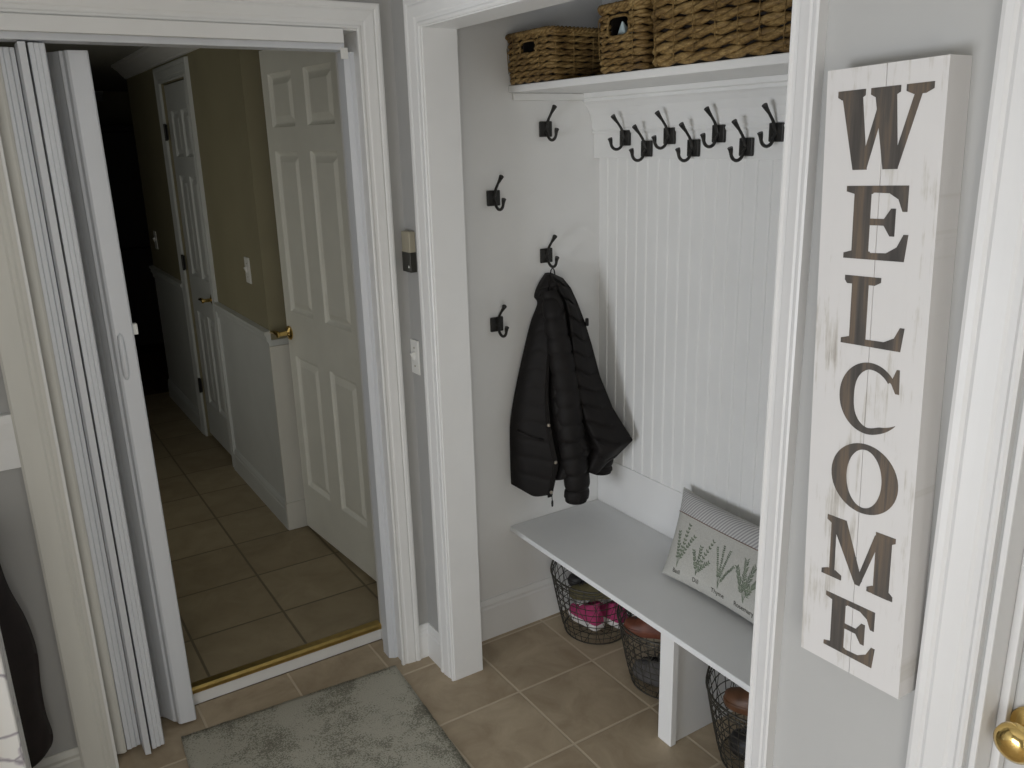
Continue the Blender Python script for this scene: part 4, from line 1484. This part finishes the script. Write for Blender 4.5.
front = [[jacket_pt(s, t / NT) for t in range(NT + 1)] for s in range(NS + 1)]
back = []
for s in range(NS + 1):
    row = []
    for t in range(NT + 1):
        q = Lc[s].lerp(Rc[s], t / NT)
        q = q - outw * 0.012 * math.sin(math.pi * t / NT)
        q.z = front[s][t].z
        q.y = min(q.y, -0.040)
        row.append(q)
    back.append(row)
mb = MB()
mb.loft([front[s] + list(reversed(back[s])) for s in range(NS + 1)], True, True)
mb.build('body', M['puffer'], jk, smooth=True, auto=60)


def sleeve(axis, rad, skew, name='sleeve', flat=0.85):
    n = 120
    pts = resample(axis, n)
    rr = []
    for i in range(n + 1):
        t = i / n * (len(rad) - 1)
        k = min(int(t), len(rad) - 2)
        r0 = rad[k] + (rad[k + 1] - rad[k]) * (t - k)
        if i > n - 6:
            rr.append(r0 * 0.93)
        else:
            rr.append(r0 - 0.006 + baffle(pts[i].z, skew, 0.008))
    m = MB()
    m.tube(pts, rr, 22, flat=flat)
    m.build(name, M['puffer'], jk, smooth=True, auto=65)


sleeve([Vector((0.4762, -0.1000, 1.2708)), Vector((0.4695, -0.1365, 1.1747)), Vector((0.4754, -0.1665, 1.0409)), Vector((0.4838, -0.1875, 0.8919)), Vector((0.4931, -0.2021, 0.7303)), Vector((0.5048, -0.2089, 0.6102)), Vector((0.5045, -0.2029, 0.5397))], [0.030, 0.038, 0.043, 0.046, 0.047, 0.046, 0.044], 0.012)
sleeve([Vector((0.5641, -0.1161, 1.1724)), Vector((0.5860, -0.1380, 1.0419)), Vector((0.6078, -0.1552, 0.8855)), Vector((0.6297, -0.1678, 0.7575)), Vector((0.6437, -0.1736, 0.6684)), Vector((0.6408, -0.1719, 0.6027))], [0.022, 0.030, 0.036, 0.040, 0.042, 0.041], 0.03)
# placket with snaps along the open front
pl = MB()
rows_ = []
for s in range(int(NS * 0.30), NS + 2, 2):
    dz = Vector((0, 0, -0.008 if s >= NS else 0))
    rows_.append([jacket_pt(s, 0.335, -0.004) + dz, jacket_pt(s, 0.338, 0.005) + dz, jacket_pt(s, 0.380, 0.007) + dz, jacket_pt(s, 0.392, 0.004) + dz, jacket_pt(s, 0.392, -0.008) + dz])
pl.loft(rows_)
pl.build('placket', M['puffer'], jk, smooth=True, auto=45)
for h in (0.765, 0.88, 0.985):
    c = jacket_pt(NS * h, 0.362, 0.0065)
    MB().lathe([(0, 0), (0.0065, 0), (0.0065, 0.002), (0.0045, 0.0038), (0, 0.004)], c, outw, 14).build('snap', M['snap'], jk)
pk = MB()
pk.tube([jacket_pt(NS * (0.79 + 0.02 * q), 0.07 + 0.22 * q, 0.002) for q in (0, 0.2, 0.4, 0.6, 0.8, 1.0)], 0.005, 8)
pk.build('pocket_welt', M['puffer'], jk, smooth=True)
a = jacket_pt(NS, 0.375, 0.004)
zp = MB()
zp.tube([a + Vector((0, 0, 0.006)), a + Vector((0.001, 0, -0.012)), a + Vector((0.002, 0, -0.026))], 0.0016, 6)
zp.tube([a + Vector((0.002, 0, -0.024)), a + Vector((0.002, 0, -0.034)), a + Vector((0.002, 0, -0.046))], [0.0030, 0.0042, 0.0030], 8)
zp.build('zipper_pull', M['lining'], jk, smooth=True)
tb = MB()
c = Vector((0.5902, -0.1552, 1.1613))
tb.obox(c, pdir.normalized(), (0, 0, 1), outw, 0.006, 0.014, 0.006)
tb.build('cuff_tab', M['puffer'], jk, bevel=0.004)
lp = MB()
lp.tube([Vector((0.496, -0.074, 1.318)), Vector((0.499, -0.074, 1.338)), Vector((0.506, -0.074, 1.347)), Vector((0.513, -0.074, 1.338)), Vector((0.516, -0.074, 1.318))], 0.0022, 8)
lp.build('hanging_loop', M['lining'], jk, smooth=True)

# ------------------------------------------------------------------ dark coat hanging left of the folding door
dc = thing('hanging_coat', 'dark maroon coat hanging against the wall at the left edge', 'coat', (-1.32, -0.08, 0.2))
COAT_EDGE = [Vector((-1.2237, -0.0850, 1.4493)), Vector((-1.2322, -0.0850, 1.1608)), Vector((-1.2202, -0.0850, 0.8968)), Vector((-1.2100, -0.0850, 0.7272)), Vector((-1.1848, -0.0850, 0.6087)), Vector((-1.1756, -0.0850, 0.5098)), Vector((-1.1831, -0.0850, 0.4056)), Vector((-1.1847, -0.0850, 0.3217)), Vector((-1.1794, -0.0850, 0.2491)), Vector((-1.1929, -0.0850, 0.2100)), Vector((-1.2242, -0.0850, 0.1956))]
E3 = resample(COAT_EDGE, 60)
rings = []
for i, p in enumerate(E3):
    x1 = p.x
    x0 = max(-1.412, min(x1 - 0.10, -1.37 - 0.03 * i / 60))
    top = max(0.25, min(1, i / 12))
    ring = []
    for k_ in range(25):
        t = k_ / 24
        x = x0 + (x1 - x0) * t
        yv = -0.085 - 0.075 * top * math.sin(math.pi * min(1, t * 1.02)) ** 0.6 - 0.014 * math.sin(11 * t + 0.06 * i) * math.sin(math.pi * t)
        ring.append(Vector((x, yv, p.z)))
    for k_ in range(24, -1, -1):
        t = k_ / 24
        ring.append(Vector((x0 + (x1 - x0) * t, -0.085 + 0.045 * math.sin(math.pi * t) ** 0.5, p.z - 0.0005)))
    rings.append(ring)
mb = MB()
mb.loft(rings)
mb.build('body', M['redcoat'], dc, smooth=True)
c = Vector((-1.2012, -0.1050, 0.2436))
MB().lathe([(0, 0), (0.006, 0), (0.006, 0.002), (0.004, 0.004), (0, 0.0042)], c, (0.2, -1, 0.1), 12).build('snap', M['snap'], dc)
hk = MB()
hk.tube([(-1.34, -0.001, 1.66), (-1.34, -0.05, 1.655), (-1.34, -0.085, 1.64)], 0.006, 8)
hk.lathe([(0, 0), (0.018, 0), (0.017, 0.004), (0, 0.005)], (-1.34, -0.0005, 1.66), (0, -1, 0), 16)
tag(hk.build('coat_peg', M['bronze']), 'dark peg carrying the maroon coat', 'coat peg')

# marble-print cabinet at the left edge
mc = thing('side_cabinet', 'white cabinet with grey marble veining at the bottom left corner', 'cabinet', (-1.32, -0.42, 0))
MB().box(-1.415, -1.233, -0.52, -0.32, 0.04, 0.90).build('carcass', M['marble'], mc, bevel=0.003)
MB().box(-1.41, -1.248, -0.50, -0.34, 0.0, 0.04).build('plinth', M['white'], mc)
MB().box(-1.418, -1.231, -0.525, -0.315, 0.90, 0.92).build('top', M['marble'], mc, bevel=0.003)
dr = MB().box(-1.413, -1.236, -0.523, -0.520, 0.05, 0.89)
dr.build('door', M['marble'], mc)

# ------------------------------------------------------------------ far room furniture, barely seen
ht = thing('hutch', 'dark wooden cabinet in the unlit room past the hallway', 'cabinet', (-0.10, 5.6, HF))
MB().box(-0.75, 0.55, 5.35, 5.85, HF + 0.06, 0.95).build('base_cabinet', M['hutch'], ht, bevel=0.005)
MB().box(-0.72, 0.52, 5.50, 5.85, 0.95, 1.90).build('upper_cabinet', M['hutch'], ht, bevel=0.005)
MB().box(-0.76, 0.56, 5.44, 5.87, 1.90, 1.95).build('cornice', M['hutch'], ht, bevel=0.01)
for x in (-0.70, 0.50):
    for yy in (5.40, 5.80):
        MB().box(x - 0.03, x + 0.03, yy - 0.03, yy + 0.03, HF, HF + 0.06).build('foot', M['hutch'], ht)
for x in (-0.42, 0.22):
    MB().box(x - 0.27, x + 0.27, 5.335, 5.35, 0.20, 0.90).build('door', M['hutch'], ht, bevel=0.004)
